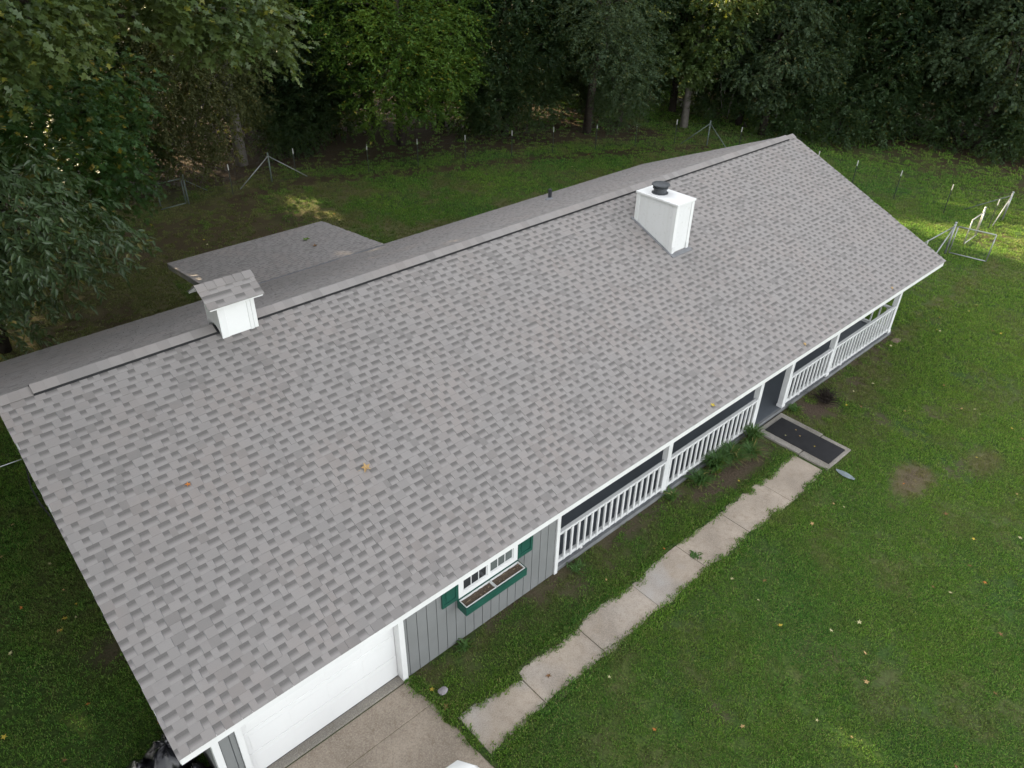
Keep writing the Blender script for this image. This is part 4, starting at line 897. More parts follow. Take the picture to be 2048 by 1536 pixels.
# -- second forest tree, larger clumps with darker gaps; copied
b = (46.5, 9.0, 0)
lobG = [(-2.6, -1.4, 4.2, 1.3, 1.3, .8), (-1.0, -2.6, 5.2, 1.4, 1.3, .8), (1.2, -2.4, 4.4, 1.4, 1.3, .8), (2.6, -.8, 5.6, 1.5, 1.4, .9), (-2.8, .6, 6.2, 1.5, 1.4, .9), (0, -1.2, 7.2, 1.7, 1.6, 1.0), (1.8, 1.4, 7.0, 1.6, 1.6, 1.0), (-1.4, 1.8, 5.0, 1.5, 1.4, .9), (-1.2, -1.4, 3.0, 1.1, 1.1, .7), (1.6, .2, 3.2, 1.2, 1.2, .7)]
tr_ = trunk_mb([(0, 0, 0), (.1, 0, 3), (0, .2, 7), (.1, 0, 13)], 0.26, [((.05, 0, 2.0 + i * .5), l[:3], .06) for i, l in enumerate(lobG)])
g_tree = tree('clumped_tree', 'tree with separate lighter leaf clumps at the upper right edge of the woods', b, [(lobG, 11, 12, 0.5, 0.45, 0.9, 0.17, 'lobed', LM_D), (lobE[-1:], 3, 10, .7, .4, .9, .32, 'diamond', LM_E)], tr_, M_BARK, rg=np.random.default_rng(109))
# -- low understory bush; copied
b = (39.5, 12.0, 0)
lobS = [(-.7, -.4, .9, 1.0, 1.0, .8), (.7, -.5, 1.1, 1.0, 1.0, .9), (0, .7, 1.3, 1.1, 1.0, 1.0), (.2, -.2, 2.0, 1.0, 1.0, .8)]
tr_ = trunk_mb([(0, 0, 0), (.05, 0, .8), (0, .1, 1.6)], 0.05, [((0, 0, .3), l[:3], .02) for l in lobS])
s_bush = tree('understory_bush', 'low dark bush under the trees past the far end of the ridge', b, [(lobS, 13, 11, 0.4, 0.35, 0.9, 0.14, 'diamond', LM_E)], tr_, M_BARK, cat='bush', rg=np.random.default_rng(110))

GRP = 'trees of the dark woods edge behind the wire fence'
LBL = 'dark leafy tree of the woods edge merging with its neighbours behind the wire fence'
rg = random.Random(3)
spots = [(7.6, 28.5, 1.05), (7.0, 31.8, 1.1), (17.8, 30.0, 1.1), (18.2, 32.5, 1.2), (24.8, 27.2, 1.1), (26.8, 24.2, .95), (29.4, 26.5, 1.1), (33.0, 24.4, 1.1), (32.6, 21.2, .8), (37.6, 21.4, 1.05), (38.2, 17.2, .9), (41.5, 19.6, 1.15), (43.2, 12.4, 1.0), (45.6, 14.8, 1.15), (48.2, 4.6, 1.05), (50.6, 8.2, 1.2), (50.8, 1.4, 1.1), (22.5, 30.5, 1.2), (16.4, 35.0, 1.25), (47.5, 11.6, 1.1), (36.6, 26.0, 1.2), (4.8, 31.2, 1.2), (40.0, 24.6, 1.2), (52.5, 4.6, 1.2)]
OWN = {0: 'dark tree mostly hidden behind the star leaf maple', 1: 'dark tree in the shade between the maple and the drab olive tree', 2: 'dark tree in the gap between the drab olive tree and the bright feathery tree',
       4: 'dark tree just right of the bright feathery tree', 5: 'dark low limbed tree just left of the grey green narrow leaf tree', 7: 'dark tree directly behind the grey green narrow leaf tree', 9: 'dark tree directly behind the pale bare trunk',
       10: 'dark tree right of the hanging vines at the back fence corner', 12: 'dark tree above the far roof corner', 15: 'dark tree in the upper right corner behind the lighter clumped tree', 17: 'dark tree behind the left half of the bright feathery tree', 19: 'dark tree between the far roof corner and the lighter clumped tree'}
for i_, (x, y, s_) in enumerate(spots): copy_tree(e_tree, (x, y, 0), rg.uniform(0, 6.28), s_, OWN.get(i_, LBL), GRP, rg.uniform(.9, 1.12))
for x, y, s_, lb in ((44.2, 6.6, 1.05, 'lighter clumped tree leaning out over the far right lawn'), (16.9, 32.4, 1.0, 'clumped tree half hidden behind the drab fine leaf tree'), (25.2, 29.6, 1.1, 'clumped tree glimpsed between the feathery tree and the grey green one'), (37.4, 15.2, .85, 'clumped tree behind the back fence corner with hanging vines beside it')):
    copy_tree(g_tree, (x, y, 0), rg.uniform(0, 6.28), s_, lb)
for x, y, s_, lb in ((38.2, 14.2, 1.1, 'low bush beside the back fence corner at the woods edge'), (41.6, 11.2, 1.3, 'wide low bush at the woods edge straight above the far roof corner'), (43.6, 8.2, 1.2, 'low bush at the shaded far end of the lawn'), (46.4, 5.2, 1.3, 'low bush at the upper right woods edge'), (43.6, 5.0, 1.1, 'low bush hiding the foot of the lighter clumped tree'), (48.6, 2.6, 1.4, 'tall bush at the far right edge of the woods'), (25.4, 24.8, .9, 'low bush behind the fence right of the bright feathery tree'), (15.8, 27.4, .8, 'low bush behind the fence between drab and bright trees'), (17.6, 28.4, 1.3, 'wide bush deep in the gap between drab and bright trees'), (19.4, 30.6, 1.5, 'tall bush closing the dark gap left of the bright feathery tree')):
    copy_tree(s_bush, (x, y, 0), rg.uniform(0, 6.28), s_, lb)

# hanging vines by the pale trunk
vn = MB()
for i in range(7):
    x, y = 36.4 + rg.uniform(-.7, .7), 17.0 + rg.uniform(-.7, .7); z = rg.uniform(5, 7.5); pts = []
    for k in range(8): pts.append((x + rg.uniform(-.12, .12) + .25 * math.sin(k * .8 + i), y + rg.uniform(-.12, .12), z - k * (z - rg.uniform(.4, 1.2)) / 7.5))
    vn.tube(pts, 0.022, 5)
tag(vn.build('hanging_vine', M_BARKG, smooth=True), 'tangle of bare vines hanging beside the pale trunk at the fence corner', 'vine')

# woods mass behind and to the left of everything: reads as one dark mass
rgw = np.random.default_rng(77)
def cloud(n, f):
    out = []
    while sum(map(len, out)) < n:
        q = f(n); out.append(q)
    return np.concatenate(out)[:n]
def wood_pts(n):
    x, y, z = rgw.uniform(-22, 92, n), rgw.uniform(-6, 92, n), rgw.uniform(0.6, 20, n)
    edge = np.interp(x, [-22, 0, 8, 16, 24, 32, 40, 46, 52, 60], [24, 30, 33, 36, 34, 30, 24, 18, 8, -6])
    depth = y - edge
    ok = (depth > 0) & (depth < 24) & (vnoise(x * 0.35, y * 0.35, 5) * .5 + vnoise(x * .3 + z * .4, y * .3 - z * .33, 6) * .5 + 0.15 * (z > 8) > 0.46)
    return np.stack([x, y, z], 1)[ok]
P1 = cloud(150000, wood_pts)
def left_pts(n):
    x, y, z = rgw.uniform(-15, -4.6, n), rgw.uniform(2.5, 26, n), rgw.uniform(1.2, 16, n)
    ok = (vnoise(x * 0.4, y * 0.4 + z * .3, 8) > 0.42)
    return np.stack([x, y, z], 1)[ok]
P2 = cloud(52000, left_pts)
def canopy_pts(n):
    x, y, z = rgw.uniform(-24, 96, n), rgw.uniform(-12, 58, n), rgw.uniform(11.6, 24, n)
    edge = np.interp(x, [-24, -4, 2, 8, 16, 24, 32, 38, 44, 50, 58, 70], [6, 8, 17, 21, 22, 20.5, 16.5, 8, -1, -8, -11, -11])
    depth = y - edge; top = 14.5 + 1.1 * depth
    ok = (depth > 0) & (depth < 30) & (z < top) & (vnoise(x * .28, y * .28 + z * .2, 15) > 0.20)
    return np.stack([x, y, z], 1)[ok]
P3 = cloud(108000, canopy_pts)
def left_canopy(n):
    x, y, z = rgw.uniform(-16, 0.5, n), rgw.uniform(-4, 26, n), rgw.uniform(9.5, 17, n)
    ok = (x < np.interp(y, [-4, 2, 6, 12, 26], [-4.2, -2.4, -1.7, -0.6, 0.5])) & (vnoise(x * .3, y * .3 + z * .2, 17) > 0.25)
    return np.stack([x, y, z], 1)[ok]
P4 = cloud(46000, left_canopy)
P1, P2, P3, P4 = cut(P1), cut(P2), cut(P3), cut(P4)
P = np.concatenate([P1, P2]); D = rgw.normal(0, 1, P.shape) * np.array([1, 1, .5]) + np.array([0, 0, -.3])
me = leaves_mesh('woods', P, D, 0.42, 'diamond', LM_E, rgw, 0.6)
Pc = np.concatenate([P3, P4]); Dc = rgw.normal(0, 1, Pc.shape) * np.array([1, 1, .6])
mc = leaves_mesh('shade_canopy', Pc, Dc, 0.95, 'diamond', LM_E, rgw, 0.8)  # oversized leaves above the view, added to block sun and sky light
tag(put(bpy.data.objects.new('shade_canopy', mc), None, (0, 0, 0)), 'unseen high leaf canopy added over the woods for shade', 'canopy', kind='stuff')
me.materials.append(M_BARK)
woods = put(bpy.data.objects.new('woods', me), None, (0, 0, 0)); tag(woods, 'dark mass of woodland foliage behind the trees of the edge', 'woods', kind='stuff')
tk = MB()
for i in range(46):
    x, y = rgw.uniform(4, 62), rgw.uniform(24, 46)
    if y < np.interp(x, [0, 16, 32, 46, 60], [30, 34, 28, 16, 2]): continue
    h = rgw.uniform(9, 14); tk.tube([(x, y, 0), (x + rgw.uniform(-.3, .3), y, h * .5), (x + rgw.uniform(-.6, .6), y, h)], [rgw.uniform(.12, .26), .14, .06], 7)
tag(tk.build('woods_trunks', M_BARK, smooth=True), 'dim bare trunks deep in the dark woods', 'trunks', kind='stuff')

# ------------------------------------------------------------------ fences and gates
def pipe(name, mat, parent, a, b, r=0.022): return MB().tube([a, b], r, 8).build(name, mat, parent, smooth=True)
def cap_post(parent, x, y, h, mat=M_GALV, r=0.034):
    p_ = MB().tube([(x, y, -0.05), (x, y, h)], r, 10).build('fence_post', mat, parent, smooth=True)
    MB().lathe((x, y, h - 0.005), [(r + .008, 0), (r + .010, .02), (r * .7, .045), (.006, .055)], 10).build('post_cap', mat, p_, smooth=True)
def stake(parent, x, y, h=1.27, lean=0.0):
    p_ = MB().box(x - .016, x + .016, y - .004, y + .004, -.05, h - .24).box(x - .004, x + .004, y + .0045, y + .028, -.05, h - .24).build('fence_stake', M_STAKE, parent)
    MB().box(x - .015, x + .015, y - .010, y + .020, h - .24, h).build('white_tip', M_TIP, p_)
def mesh_wire(parent, pts, h0, h1, nh=7, step=0.3):
    mb = MB()
    for (a, b) in zip(pts[:-1], pts[1:]):
        for k in range(nh):
            z = h0 + (h1 - h0) * k / (nh - 1); mb.tube([(a[0], a[1], z), (b[0], b[1], z)], 0.0022, 3, False)
        d = math.hypot(b[0] - a[0], b[1] - a[1]); n = int(d / step)
        for i in range(n + 1):
            t_ = (i + .5) / (n + 1); x, y = a[0] + (b[0] - a[0]) * t_, a[1] + (b[1] - a[1]) * t_; mb.tube([(x, y, h0), (x, y, h1)], 0.0018, 3, False)
    o = mb.build('wire_mesh', M_WIRE, parent); return o
back = [(11.58, 24.38), (14.72, 24.70), (17.57, 23.2), (19.84, 22.49), (21.98, 21.62), (24.23, 20.81), (26.25, 20.0), (28.41, 19.1), (30.22, 18.04), (32.22, 17.08)]
fb = tag(empty('wire_fence', (21.5, 21.5, 0)), 'long wire fence with white tipped stakes along the back of the lawn', 'fence')
for x, y in back: stake(fb, x, y)
cap_post(fb, 9.70, 24.44, 1.22, M_OLDPIPE); cap_post(fb, 13.58, 24.81, 1.24, M_OLDPIPE); cap_post(fb, 33.42, 15.9, 1.24, M_OLDPIPE)
pipe('brace_rail', M_OLDPIPE, fb, (9.72, 24.45, 1.0), (10.92, 25.45, 0.02), .02)
pipe('brace_rail', M_GALV, fb, (13.56, 24.80, 1.12), (12.04, 24.70, 0.02)); pipe('brace_rail', M_GALV, fb, (13.60, 24.80, 1.12), (15.10, 24.41, 0.02))
pipe('brace_rail', M_OLDPIPE, fb, (33.40, 15.9, 1.12), (32.5, 16.9, 0.02)); pipe('brace_rail', M_OLDPIPE, fb, (33.42, 15.88, 1.12), (33.45, 14.6, 0.02))
mesh_wire(fb, [(9.70, 24.44), (13.58, 24.81), (17.57, 23.2), (21.98, 21.62), (26.25, 20.0), (30.22, 18.04), (33.42, 15.9)], 0.06, 1.14)
fr = tag(empty('wire_fence', (33.3, 9, 0)), 'wire fence with white tipped stakes crossing the far right lawn', 'fence')
for x, y in ((33.69, 14.19), (33.45, 11.9), (33.10, 9.67), (33.18, 7.86), (33.37, 5.97), (33.27, 3.80)): stake(fr, x, y)
cap_post(fr, 34.42, 1.90, 1.20); stake(fr, 33.14, 1.95, 1.2)
pipe('brace_rail', M_GALV, fr, (34.40, 1.90, 1.06), (33.42, 1.92, 0.02)); pipe('brace_rail', M_OLDPIPE, fr, (34.42, 1.93, 1.06), (34.40, 3.45, 0.02))
mesh_wire(fr, [(33.42, 15.9), (33.1, 9.67), (33.27, 3.8), (34.42, 1.9)], 0.06, 1.14)
mesh_wire(fr, [(34.42, 1.9), (31.81, 1.99)], 0.06, 1.12)
cap_post(fr, 31.82, 1.99, 1.16)
fn = tag(empty('wire_fence', (27, 2.0, 0)), 'short wire fence with braced end post beside the far roof corner', 'fence')
stake(fn, 26.65, 1.99, 1.24); cap_post(fn, 29.16, 2.05, 1.21, r=.04)
pipe('brace_rail', M_GALV, fn, (29.15, 2.05, 1.08), (28.2, 3.0, 0.02), .024)
pipe('brace_rail', M_GALV, fn, (29.14, 2.05, 1.08), (27.75, 2.03, 0.03), .024)
mesh_wire(fn, [(22.2, 1.9), (26.65, 1.99), (29.16, 2.05)], 0.06, 1.12)
def gate(label, hinge, free, h, mat, sag=0.0):
    (hx_, hy_), (fx_, fy_) = hinge, free
    dx, dy = fx_ - hx_, fy_ - hy_; ln = math.hypot(dx, dy); ux_, uy_ = dx / ln, dy / ln; a = (hx_ + ux_ * .07, hy_ + uy_ * .07); bq = (fx_, fy_)
    g = tag(empty('gate', ((hx_ + fx_) / 2, (hy_ + fy_) / 2, 0)), label, 'gate')
    for q in (a, bq): pipe('upright', mat, g, (q[0], q[1], 0.07), (q[0], q[1], h), .022)
    for z in (0.08, h): pipe('cross_rail', mat, g, (a[0], a[1], z), (bq[0], bq[1], z - (sag if z > .5 else 0)), .023)
    for z in (.3, h - .2): pipe('hinge', M_DARKM, g, (hx_ + ux_ * .02, hy_ + uy_ * .02, z), (a[0], a[1], z), .016)
    mesh_wire(g, [a, bq], 0.09, h - 0.01, 8, 0.16)
gate('small pipe frame gate standing open beside the left back fence', (9.66, 24.42), (8.56, 24.33), 1.10, M_OLDPIPE)
gate('galvanised pipe gate swung open towards the house on the right lawn', (29.17, 2.01), (29.44, 0.72), 1.10, M_GALV)
gate('farther galvanised pipe gate swung open across the dirt patch at right', (31.80, 1.94), (30.45, 1.90), 1.04, M_GALV)

# ------------------------------------------------------------------ small things
pb = empty('window_box', (5.415, YW - 0.16, 1.05)); tag(pb, 'green planter box with bare soil hanging under the front window', 'planter box')
bx0, bx1, by0, by1, bz0, bz1 = 4.70, 6.10, YW - 0.275, YW - 0.030, 0.985, 1.165
box('box_side', M_GREEN, pb, bx0, bx1, by0, by0 + .02, bz0, bz1, bevel=.003); box('box_side', M_GREEN, pb, bx0, bx1, by1 - .02, by1, bz0, bz1 + .02, bevel=.003)
box('box_side', M_GREEN, pb, bx0 + .001, bx0 + .02, by0 + .0205, by1 - .0205, bz0, bz1 - .002); box('box_side', M_GREEN, pb, bx1 - .02, bx1 - .001, by0 + .0205, by1 - .0205, bz0, bz1 - .002)
box('box_floor', M_GREEN, pb, bx0 + .021, bx1 - .021, by0 + .021, by1 - .021, bz0 + .002, bz0 + .02)
mid = (bx0 + bx1) / 2
for a, b_ in ((bx0 + .025, mid - .006), (mid + .006, bx1 - .025)):
    ln_ = empty('liner', ((a + b_) / 2, (by0 + by1) / 2, bz1 - .05), pb)
    for q in ((a, b_, by0 + .024, by0 + .036), (a, b_, by1 - .036, by1 - .024), (a, a + .012, by0 + .0365, by1 - .0365), (b_ - .012, b_, by0 + .0365, by1 - .0365)):
        box('liner_rim', M_TRIM, ln_, q[0], q[1], q[2], q[3], bz1 - .06, bz1 + .010)
    n = 12; V = [(a + .0125 + (b_ - a - .025) * i / n, y, bz1 - .028 + random.uniform(-.008, .012)) for y in (by0 + .037, (by0 + by1) / 2, by1 - .037) for i in range(n + 1)]
    MB().add(V, [(j * (n + 1) + i, j * (n + 1) + i + 1, (j + 1) * (n + 1) + i + 1, (j + 1) * (n + 1) + i) for j in range(2) for i in range(n)]).build('soil', M_SOIL, ln_, smooth=True)
M_STRAW = plain('dry_straw', (0.30, 0.23, 0.14, 1), 0.8, 0.2, 9)
for i in range(16):
    x, y = random.uniform(bx0 + .08, bx1 - .08), random.uniform(by0 + .06, by1 - .06); a = random.uniform(0, 6.28); l_ = random.uniform(.04, .13)
    MB().tube([(x, y, bz1 - .015), (x + math.cos(a) * l_, y + math.sin(a) * l_ * .4, bz1 + random.uniform(-.01, .02))], .004, 4).build('dry_stem', M_STRAW, pb)

def bag(label, c, r, seed, red=False):
    rg_ = random.Random(seed); n, m = 26, 14; V = []; 
    for j in range(m + 1):
        th = math.pi * j / m
        for i in range(n):
            ph = 2 * math.pi * i / n; k = 1 + .10 * math.sin(5 * ph + seed + 3 * th) + .07 * math.sin(11 * ph - 4 * th) * math.sin(th) + rg_.uniform(-.03, .03)
            z = -math.cos(th); sq = 1 if z < 0.2 else 1 - 0.35 * (z - .2)
            V.append((c[0] + r[0] * k * sq * math.sin(th) ** .8 * math.cos(ph), c[1] + r[1] * k * sq * math.sin(th) ** .8 * math.sin(ph), c[2] + max(r[2] * (z * k * .95 + .95), 0)))
    F = [(j * n + i, j * n + (i + 1) % n, (j + 1) * n + (i + 1) % n, (j + 1) * n + i) for j in range(m) for i in range(n)]
    root = tag(empty('trash_bag', c), label, 'trash bag'); MB().add(V, F).build('bag_body', M_BAG, root, smooth=True)
    top = c[2] + r[2] * 1.86
    MB().tube([(c[0], c[1], top - .03), (c[0] + .03, c[1] + .02, top + .05), (c[0] + .09, c[1] + .05, top + .10)], [.05, .03, .06], 9).build('knot', M_BAG, root, smooth=True)
    if red: MB().lathe((c[0] + .08, c[1] - .12, top - .07), [(.03, 0), (.045, .02), (.04, .06), (.02, .075)], 9).build('red_scrap', M_RED, root)
bag('black trash bag at the bottom edge out on the grass left of the roof corner', (-0.42, 1.62, 0), (.36, .34, .26), 1)
bag('tall black trash bag slumped against the gable under the near roof corner', (0.05, 1.66, 0), (.34, .36, .34), 2)
bag('black trash bag with a red scrap in front of the white corner trim', (0.17, 1.02, 0), (.27, .30, .30), 3, True)

wire = MB(); pts = [(-0.01, 4.55, 4.33), (-.5, 4.58, 4.325), (-2, 4.7, 4.34), (-5, 4.9, 4.42), (-9, 5.2, 4.62)]
wire.tube(pts, .007, 5); tag(wire.build('power_cable', M_GALV, smooth=True), 'thin pale cable running off to the left from the gable edge', 'cable')
wire = MB().tube([(0.0, 4.5, 4.22), (-.06, 4.2, 4.06), (-.05, 3.9, 3.95), (0.0, 3.5, 3.86), (.02, 3.2, 3.78)], .010, 6)
tag(wire.build('gable_cable', M_VENT, smooth=True), 'black cable sagging along the left gable edge', 'cable')

# strappy plants in the bed along the railing
LM_P = leaf_material('strap_leaf', (0.050, 0.125, 0.030), (0.085, 0.170, 0.038), (0.30, 0.25, 0.09), 0.3, .5)
LM_Y = leaf_material('dry_strap_leaf', (0.16, 0.15, 0.06), (0.24, 0.20, 0.09), (0.30, 0.24, 0.12), 0.25, .6)
def strap_plant(label, c, n, h, sp, seed, mat, dry=0):
    rg_ = np.random.default_rng(seed); root = tag(empty('bed_plant', c), label, 'plant')
    for nm, cnt, mt in (('foliage', n, mat), ('dry_leaves', dry, LM_Y)):
        V, F, A = [], [], []
        for i in range(cnt):
            a = rg_.uniform(0, 6.28); l_ = h * rg_.uniform(.7, 1.3); o = rg_.normal(0, .05, 2); wd = rg_.uniform(.014, .028); b0 = len(V); out = sp * rg_.uniform(.5, 1.2); ra = rg_.random()
            low = 0.45 if nm == 'dry_leaves' else 1
            for k in range(5):
                t_ = k / 4; x, y, z = o[0] + math.cos(a) * out * t_ ** 1.3, o[1] + math.sin(a) * out * t_ ** 1.3, low * l_ * (1.7 * t_ - 1.05 * t_ * t_) + .01
                ww = wd * (1 - t_ * .85); V += [(x - math.sin(a) * ww, y + math.cos(a) * ww, z), (x + math.sin(a) * ww, y - math.cos(a) * ww, z)]; A += [ra, ra]
            F += [(b0 + 2 * k, b0 + 2 * k + 1, b0 + 2 * k + 3, b0 + 2 * k + 2) for k in range(4)]
        if cnt: put(bpy.data.objects.new(nm, np_mesh(nm, V, F, mt, {'leafrand': A})), root, c)
    return root
strap_plant('tall green bed plant nearest the porch opening', (13.75, .40, 0), 150, .50, .30, 1, LM_P, 25)
strap_plant('wide green bed plant with straw coloured blades at its foot', (12.75, .33, 0), 190, .44, .42, 2, LM_P, 80)
strap_plant('bushy green bed plant in the middle of the railing bed', (12.15, .36, 0), 190, .50, .36, 3, LM_P, 20)
strap_plant('lower bed plant with yellowing leaves near the railing', (11.55, .33, 0), 100, .30, .34, 4, LM_P, 30)
strap_plant('small weed clump at the foot of the second porch post', (10.65, .42, 0), 50, .24, .22, 5, LM_P, 0)
strap_plant('drying clump spreading over the bare bed soil', (13.3, .14, 0), 70, .30, .38, 6, LM_P, 90)
strap_plant('small weed tuft against the grey siding near the garage', (4.72, .42, 0), 45, .14, .14, 7, LM_P, 0)
strap_plant('small weed tuft at the corner post of the porch', (7.55, .40, 0), 45, .12, .18, 8, LM_P, 0)
strap_plant('weed tuft growing in the path joint', (9.62, -.95, .01), 30, .06, .10, 9, LM_P, 0)
strap_plant('weed tuft beside the base of the landing opening post', (15.75, .42, 0), 45, .16, .2, 10, LM_P, 0)
# dark dead shrub
rs_ = random.Random(5); mb = MB(); c = (16.75, 0.10, 0)
for i in range(190):
    a, e = rs_.uniform(0, 6.28), rs_.uniform(.15, 1.45); l_ = rs_.uniform(.25, .48); q = Vector((math.cos(a) * math.cos(e), math.sin(a) * math.cos(e), math.sin(e)))
    p0 = Vector((c[0] + rs_.uniform(-.08, .08), c[1] + rs_.uniform(-.08, .08), .01)); p1 = p0 + q * l_ * .6 + Vector((rs_.uniform(-.05, .05), rs_.uniform(-.05, .05), .04)); p2 = p0 + q * l_ + Vector((rs_.uniform(-.1, .1), rs_.uniform(-.1, .1), 0))
    p1.z, p2.z = max(p1.z, .02), max(p2.z, .02); mb.tube([p0, p1, p2], [.008, .006, .003], 4, False)
tag(mb.build('dead_shrub', plain('dead_twigs', (0.030, 0.022, 0.018, 1), .95, .3, 9)), 'dark dead round shrub on the lawn before the porch', 'shrub')
def rock(name, label, cat, c, r, mat, seed):
    rg_ = random.Random(seed); n, m = 10, 6; V = []
    for j in range(m + 1):
        th = math.pi * j / m
        for i in range(n):
            ph = 2 * math.pi * i / n; k = 1 + rg_.uniform(-.16, .16); V.append((c[0] + r[0] * k * math.sin(th) * math.cos(ph + r[3]), c[1] + r[1] * k * math.sin(th) * math.sin(ph + r[3]), c[2] + r[2] * (1 - math.cos(th)) * .5))
    tag(MB().add(V, [(j * n + i, j * n + (i + 1) % n, (j + 1) * n + (i + 1) % n, (j + 1) * n + i) for j in range(m) for i in range(n)]).build(name, mat), label, cat)
rock('garden_stone', 'small grey stone in the grass at the driveway corner', 'stone', (3.90, -.02, 0), (.085, .07, .10, .3), M_STONE, 2)
rock('garden_stone', 'flat broken stone on the soil by the far porch corner', 'stone', (21.35, .30, 0), (.20, .11, .05, .3), M_BRICKST, 4)
rock('flat_slate', 'flat blue grey slate lying in the grass past the landing', 'stone', (14.33, -1.74, .03), (.09, .22, .03, .0), M_BLUEST, 6)

# fallen leaves
def leaf_colour(name, c): return leaf_material(name, c, tuple(x * 1.15 for x in c), tuple(x * .8 for x in c), .2, .6, .2)
FL = [leaf_colour('fallen_yellow', (0.50, 0.38, 0.06)), leaf_colour('fallen_tan', (0.45, 0.30, 0.14)), leaf_colour('fallen_brown', (0.20, 0.10, 0.045)), leaf_colour('fallen_pale', (0.50, 0.46, 0.26)), leaf_colour('fallen_orange', (0.45, 0.16, 0.04)), leaf_colour('fallen_green', (0.10, 0.18, 0.03))]
def star_leaf(mat, seed):
    rg_ = random.Random(seed); n = 5; V = [(0, 0, .006)]
    for k in range(n * 2):
        a = math.pi * k / n + .2; r_ = (.5 if k % 2 == 0 else .20) * rg_.uniform(.8, 1.15); V.append((r_ * math.cos(a), r_ * math.sin(a), rg_.uniform(.0, .16)))
    F = [(0, 1 + k, 1 + (k + 1) % (2 * n)) for k in range(2 * n)]
    V += [(-.5, -.02, .03), (-.5, .02, .03), (-.9, 0, .05)]; b_ = len(V); F.append((b_ - 3, b_ - 1, b_ - 2))
    return np_mesh('fallen_leaf', V, F, mat, {'leafrand': [.4] * len(V)})
LM = [star_leaf(m_, i) for i, m_ in enumerate(FL)]
def fallen(k, loc, s_, label, group=None, tilt=(0, 0)):
    o = bpy.data.objects.new('fallen_leaf', LM[k]); put(o, None, loc); o.scale = (s_, s_, s_); o.rotation_euler = (tilt[0], tilt[1], random.uniform(0, 6.28)); tag(o, label, 'fallen leaf', group); return o
pitch = math.atan2(DH, W)
def on_roof(k, x, y, s_, label): 
    o = fallen(k, (x, y, zf(y) + .022), s_, label); o.rotation_euler = (pitch, 0, 0)
on_roof(1, 4.142, 2.147, .20, 'large tan leaf lying on the front roof slope'); on_roof(4, 1.707, 3.106, .10, 'small orange leaf on the roof near the left gable')
on_roof(0, 11.03, .12, .12, 'yellow green leaf near the eave above the railing bed'); on_roof(1, 14.68, .15, .13, 'tan leaf at the eave above the porch opening'); on_roof(1, 19.11, .16, .12, 'tan leaf near the eave at the far porch end')
zp = lambda y: pz0 + (pz1 - pz0) * (y - py0) / (py1 - py0)
fallen(5, (9.0, 13.0, zp(13.0) + .03), .26, 'green leaf sprig lying on the patio roof'); fallen(2, (8.9, 12.3, zp(12.3) + .03), .18, 'brown leaf lying on the patio roof')
fallen(0, (3.78, .12, .05), .10, 'yellow leaf beside the grey stone at the driveway corner'); fallen(2, (3.76, -.28, .05), .12, 'rusty brown leaf at the driveway edge'); fallen(2, (5.45, -.98, .03), .11, 'brown leaf on the concrete path slab')
fallen(4, (0.16, 2.55, .04), .12, 'reddish leaf in the grass left of the house')
rl = random.Random(12); cnt = 0
while cnt < 130:
    u = rl.random()
    if u < .72: x, y = rl.uniform(6, 26), rl.uniform(-8, .3)
    elif u < .85: x, y = rl.uniform(-2, 0.2), rl.uniform(2, 9)
    else: x, y = rl.uniform(8, 30), rl.uniform(12, 22)
    if (3.7 < x < 15.4 and -1.45 < y < -.5) or (y > .5 and 0 < x < 22 and y < 11.5) or (14 < x < 15.5 and y > -1.5) : continue
    if x < 12 and y > -1.5 and u < .72 and rl.random() < .6: continue
    k = rl.choice((0, 0, 1, 1, 3, 3, 2, 4)); far = math.hypot(x - CAM[0], y - CAM[1])
    fallen(k, (x, y, .055), rl.uniform(.06, .12), ('small dry fallen leaf on the front lawn' if u < .72 else 'small dry fallen leaf on the side lawn' if u < .85 else 'small dry fallen leaf on the back lawn'), ('fallen leaves on the front lawn' if u < .72 else 'fallen leaves on the side lawn' if u < .85 else 'fallen leaves on the back lawn'), (rl.uniform(-.4, .4), rl.uniform(-.4, .4))); cnt += 1
for x, y in ((14.8, -.3), (14.95, -.1), (14.7, -.75), (14.55, -.05)): fallen(rl.choice((0, 3, 1)), (x, y, .074), .06, 'small leaf lying on the black rubber mat', 'leaves on the rubber mat')

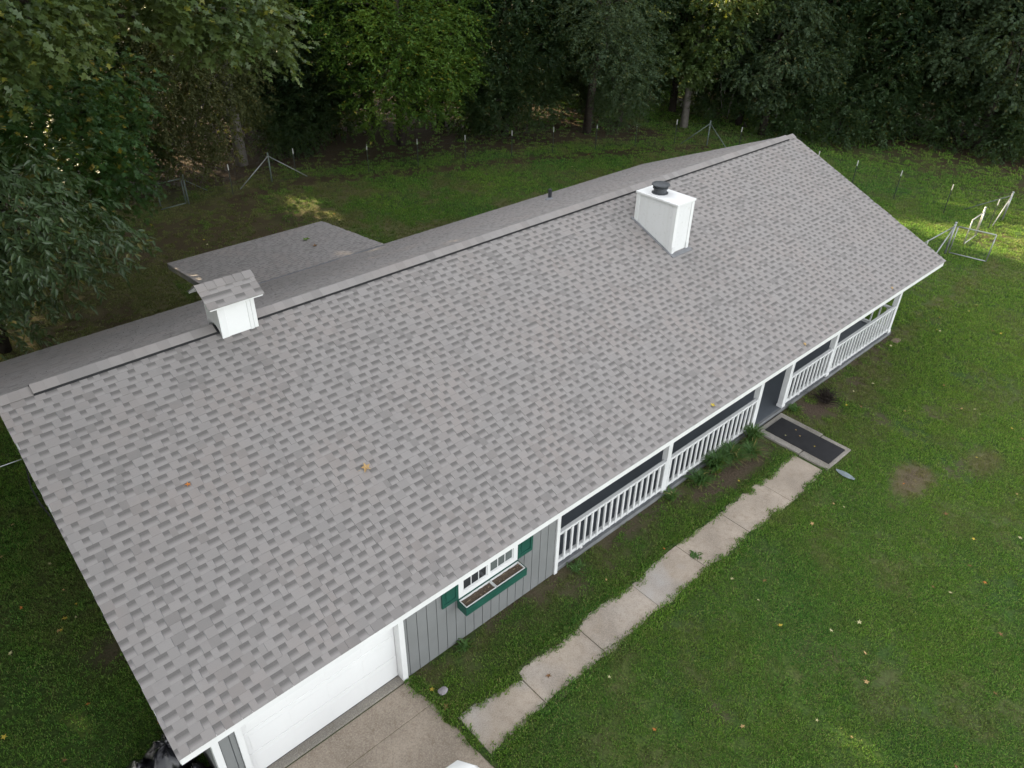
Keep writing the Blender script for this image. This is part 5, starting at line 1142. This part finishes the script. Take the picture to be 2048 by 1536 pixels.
# white car parked nose-in at the bottom edge
car = tag(empty('parked_car', (2.35, -3.8, 0)), 'white car of which only the rounded hood corner shows at the bottom edge', 'car')
st = [(-1.42, .60, .46, .80), (-1.48, .80, .40, .88), (-1.72, .90, .30, .96), (-2.6, .92, .26, 1.0), (-3.0, .90, .26, 1.0), (-5.2, .90, .26, 1.02), (-5.8, .86, .30, .98), (-6.0, .74, .42, .86)]
V = []; prof = lambda hw, z0, z1: [(-hw * .92, z0), (hw * .92, z0), (hw, z0 + .22), (hw * .99, z1 - .13), (hw * .90, z1 - .02), (hw * .55, z1 + .02), (0, z1 + .03), (-hw * .55, z1 + .02), (-hw * .90, z1 - .02), (-hw * .99, z1 - .13), (-hw, z0 + .22)]
for y, hw, z0, z1 in st: V += [(2.35 + x, y, z) for x, z in prof(hw, z0, z1)]
m = 11; F = [(j * m + i, (j + 1) * m + i, (j + 1) * m + (i + 1) % m, j * m + (i + 1) % m) for j in range(len(st) - 1) for i in range(m)] + [tuple(range(m)), tuple(range((len(st) - 1) * m, len(st) * m))[::-1]]
MB().add(V, F).build('body', M_CARW, car, smooth=True)
V = []
for y, hw, z0, z1 in ((-2.7, .74, .96, .99), (-3.5, .66, .97, 1.40), (-4.7, .66, .98, 1.42), (-5.5, .74, .97, 1.02)): V += [(2.35 - hw, y, z0), (2.35 + hw, y, z0), (2.35 + hw * .86, y, z1), (2.35 - hw * .86, y, z1)]
MB().add(V, [(j * 4 + i, (j + 1) * 4 + i, (j + 1) * 4 + (i + 1) % 4, j * 4 + (i + 1) % 4) for j in range(3) for i in range(4)]).build('cabin_glass', M_GLASSD, car)
box('cabin_roof', M_CARW, car, 2.35 - .58, 2.35 + .58, -4.7, -3.5, 1.415, 1.45, bevel=.02)
for x in (1.5, 3.2):
    for y in (-2.35, -5.05):
        MB().tube([(x - .1, y, .31), (x + .1, y, .31)], .31, 20).build('wheel', M_VENT, car)
for x in (1.72, 2.98): MB().hexa([(x - .15, -1.50, .60), (x + .15, -1.50, .60), (x + .15, -1.70, .60), (x - .15, -1.70, .60), (x - .15, -1.515, .74), (x + .15, -1.515, .74), (x + .15, -1.7, .76), (x - .15, -1.7, .76)]).build('headlight', M_PANE2, car, bevel=.01)
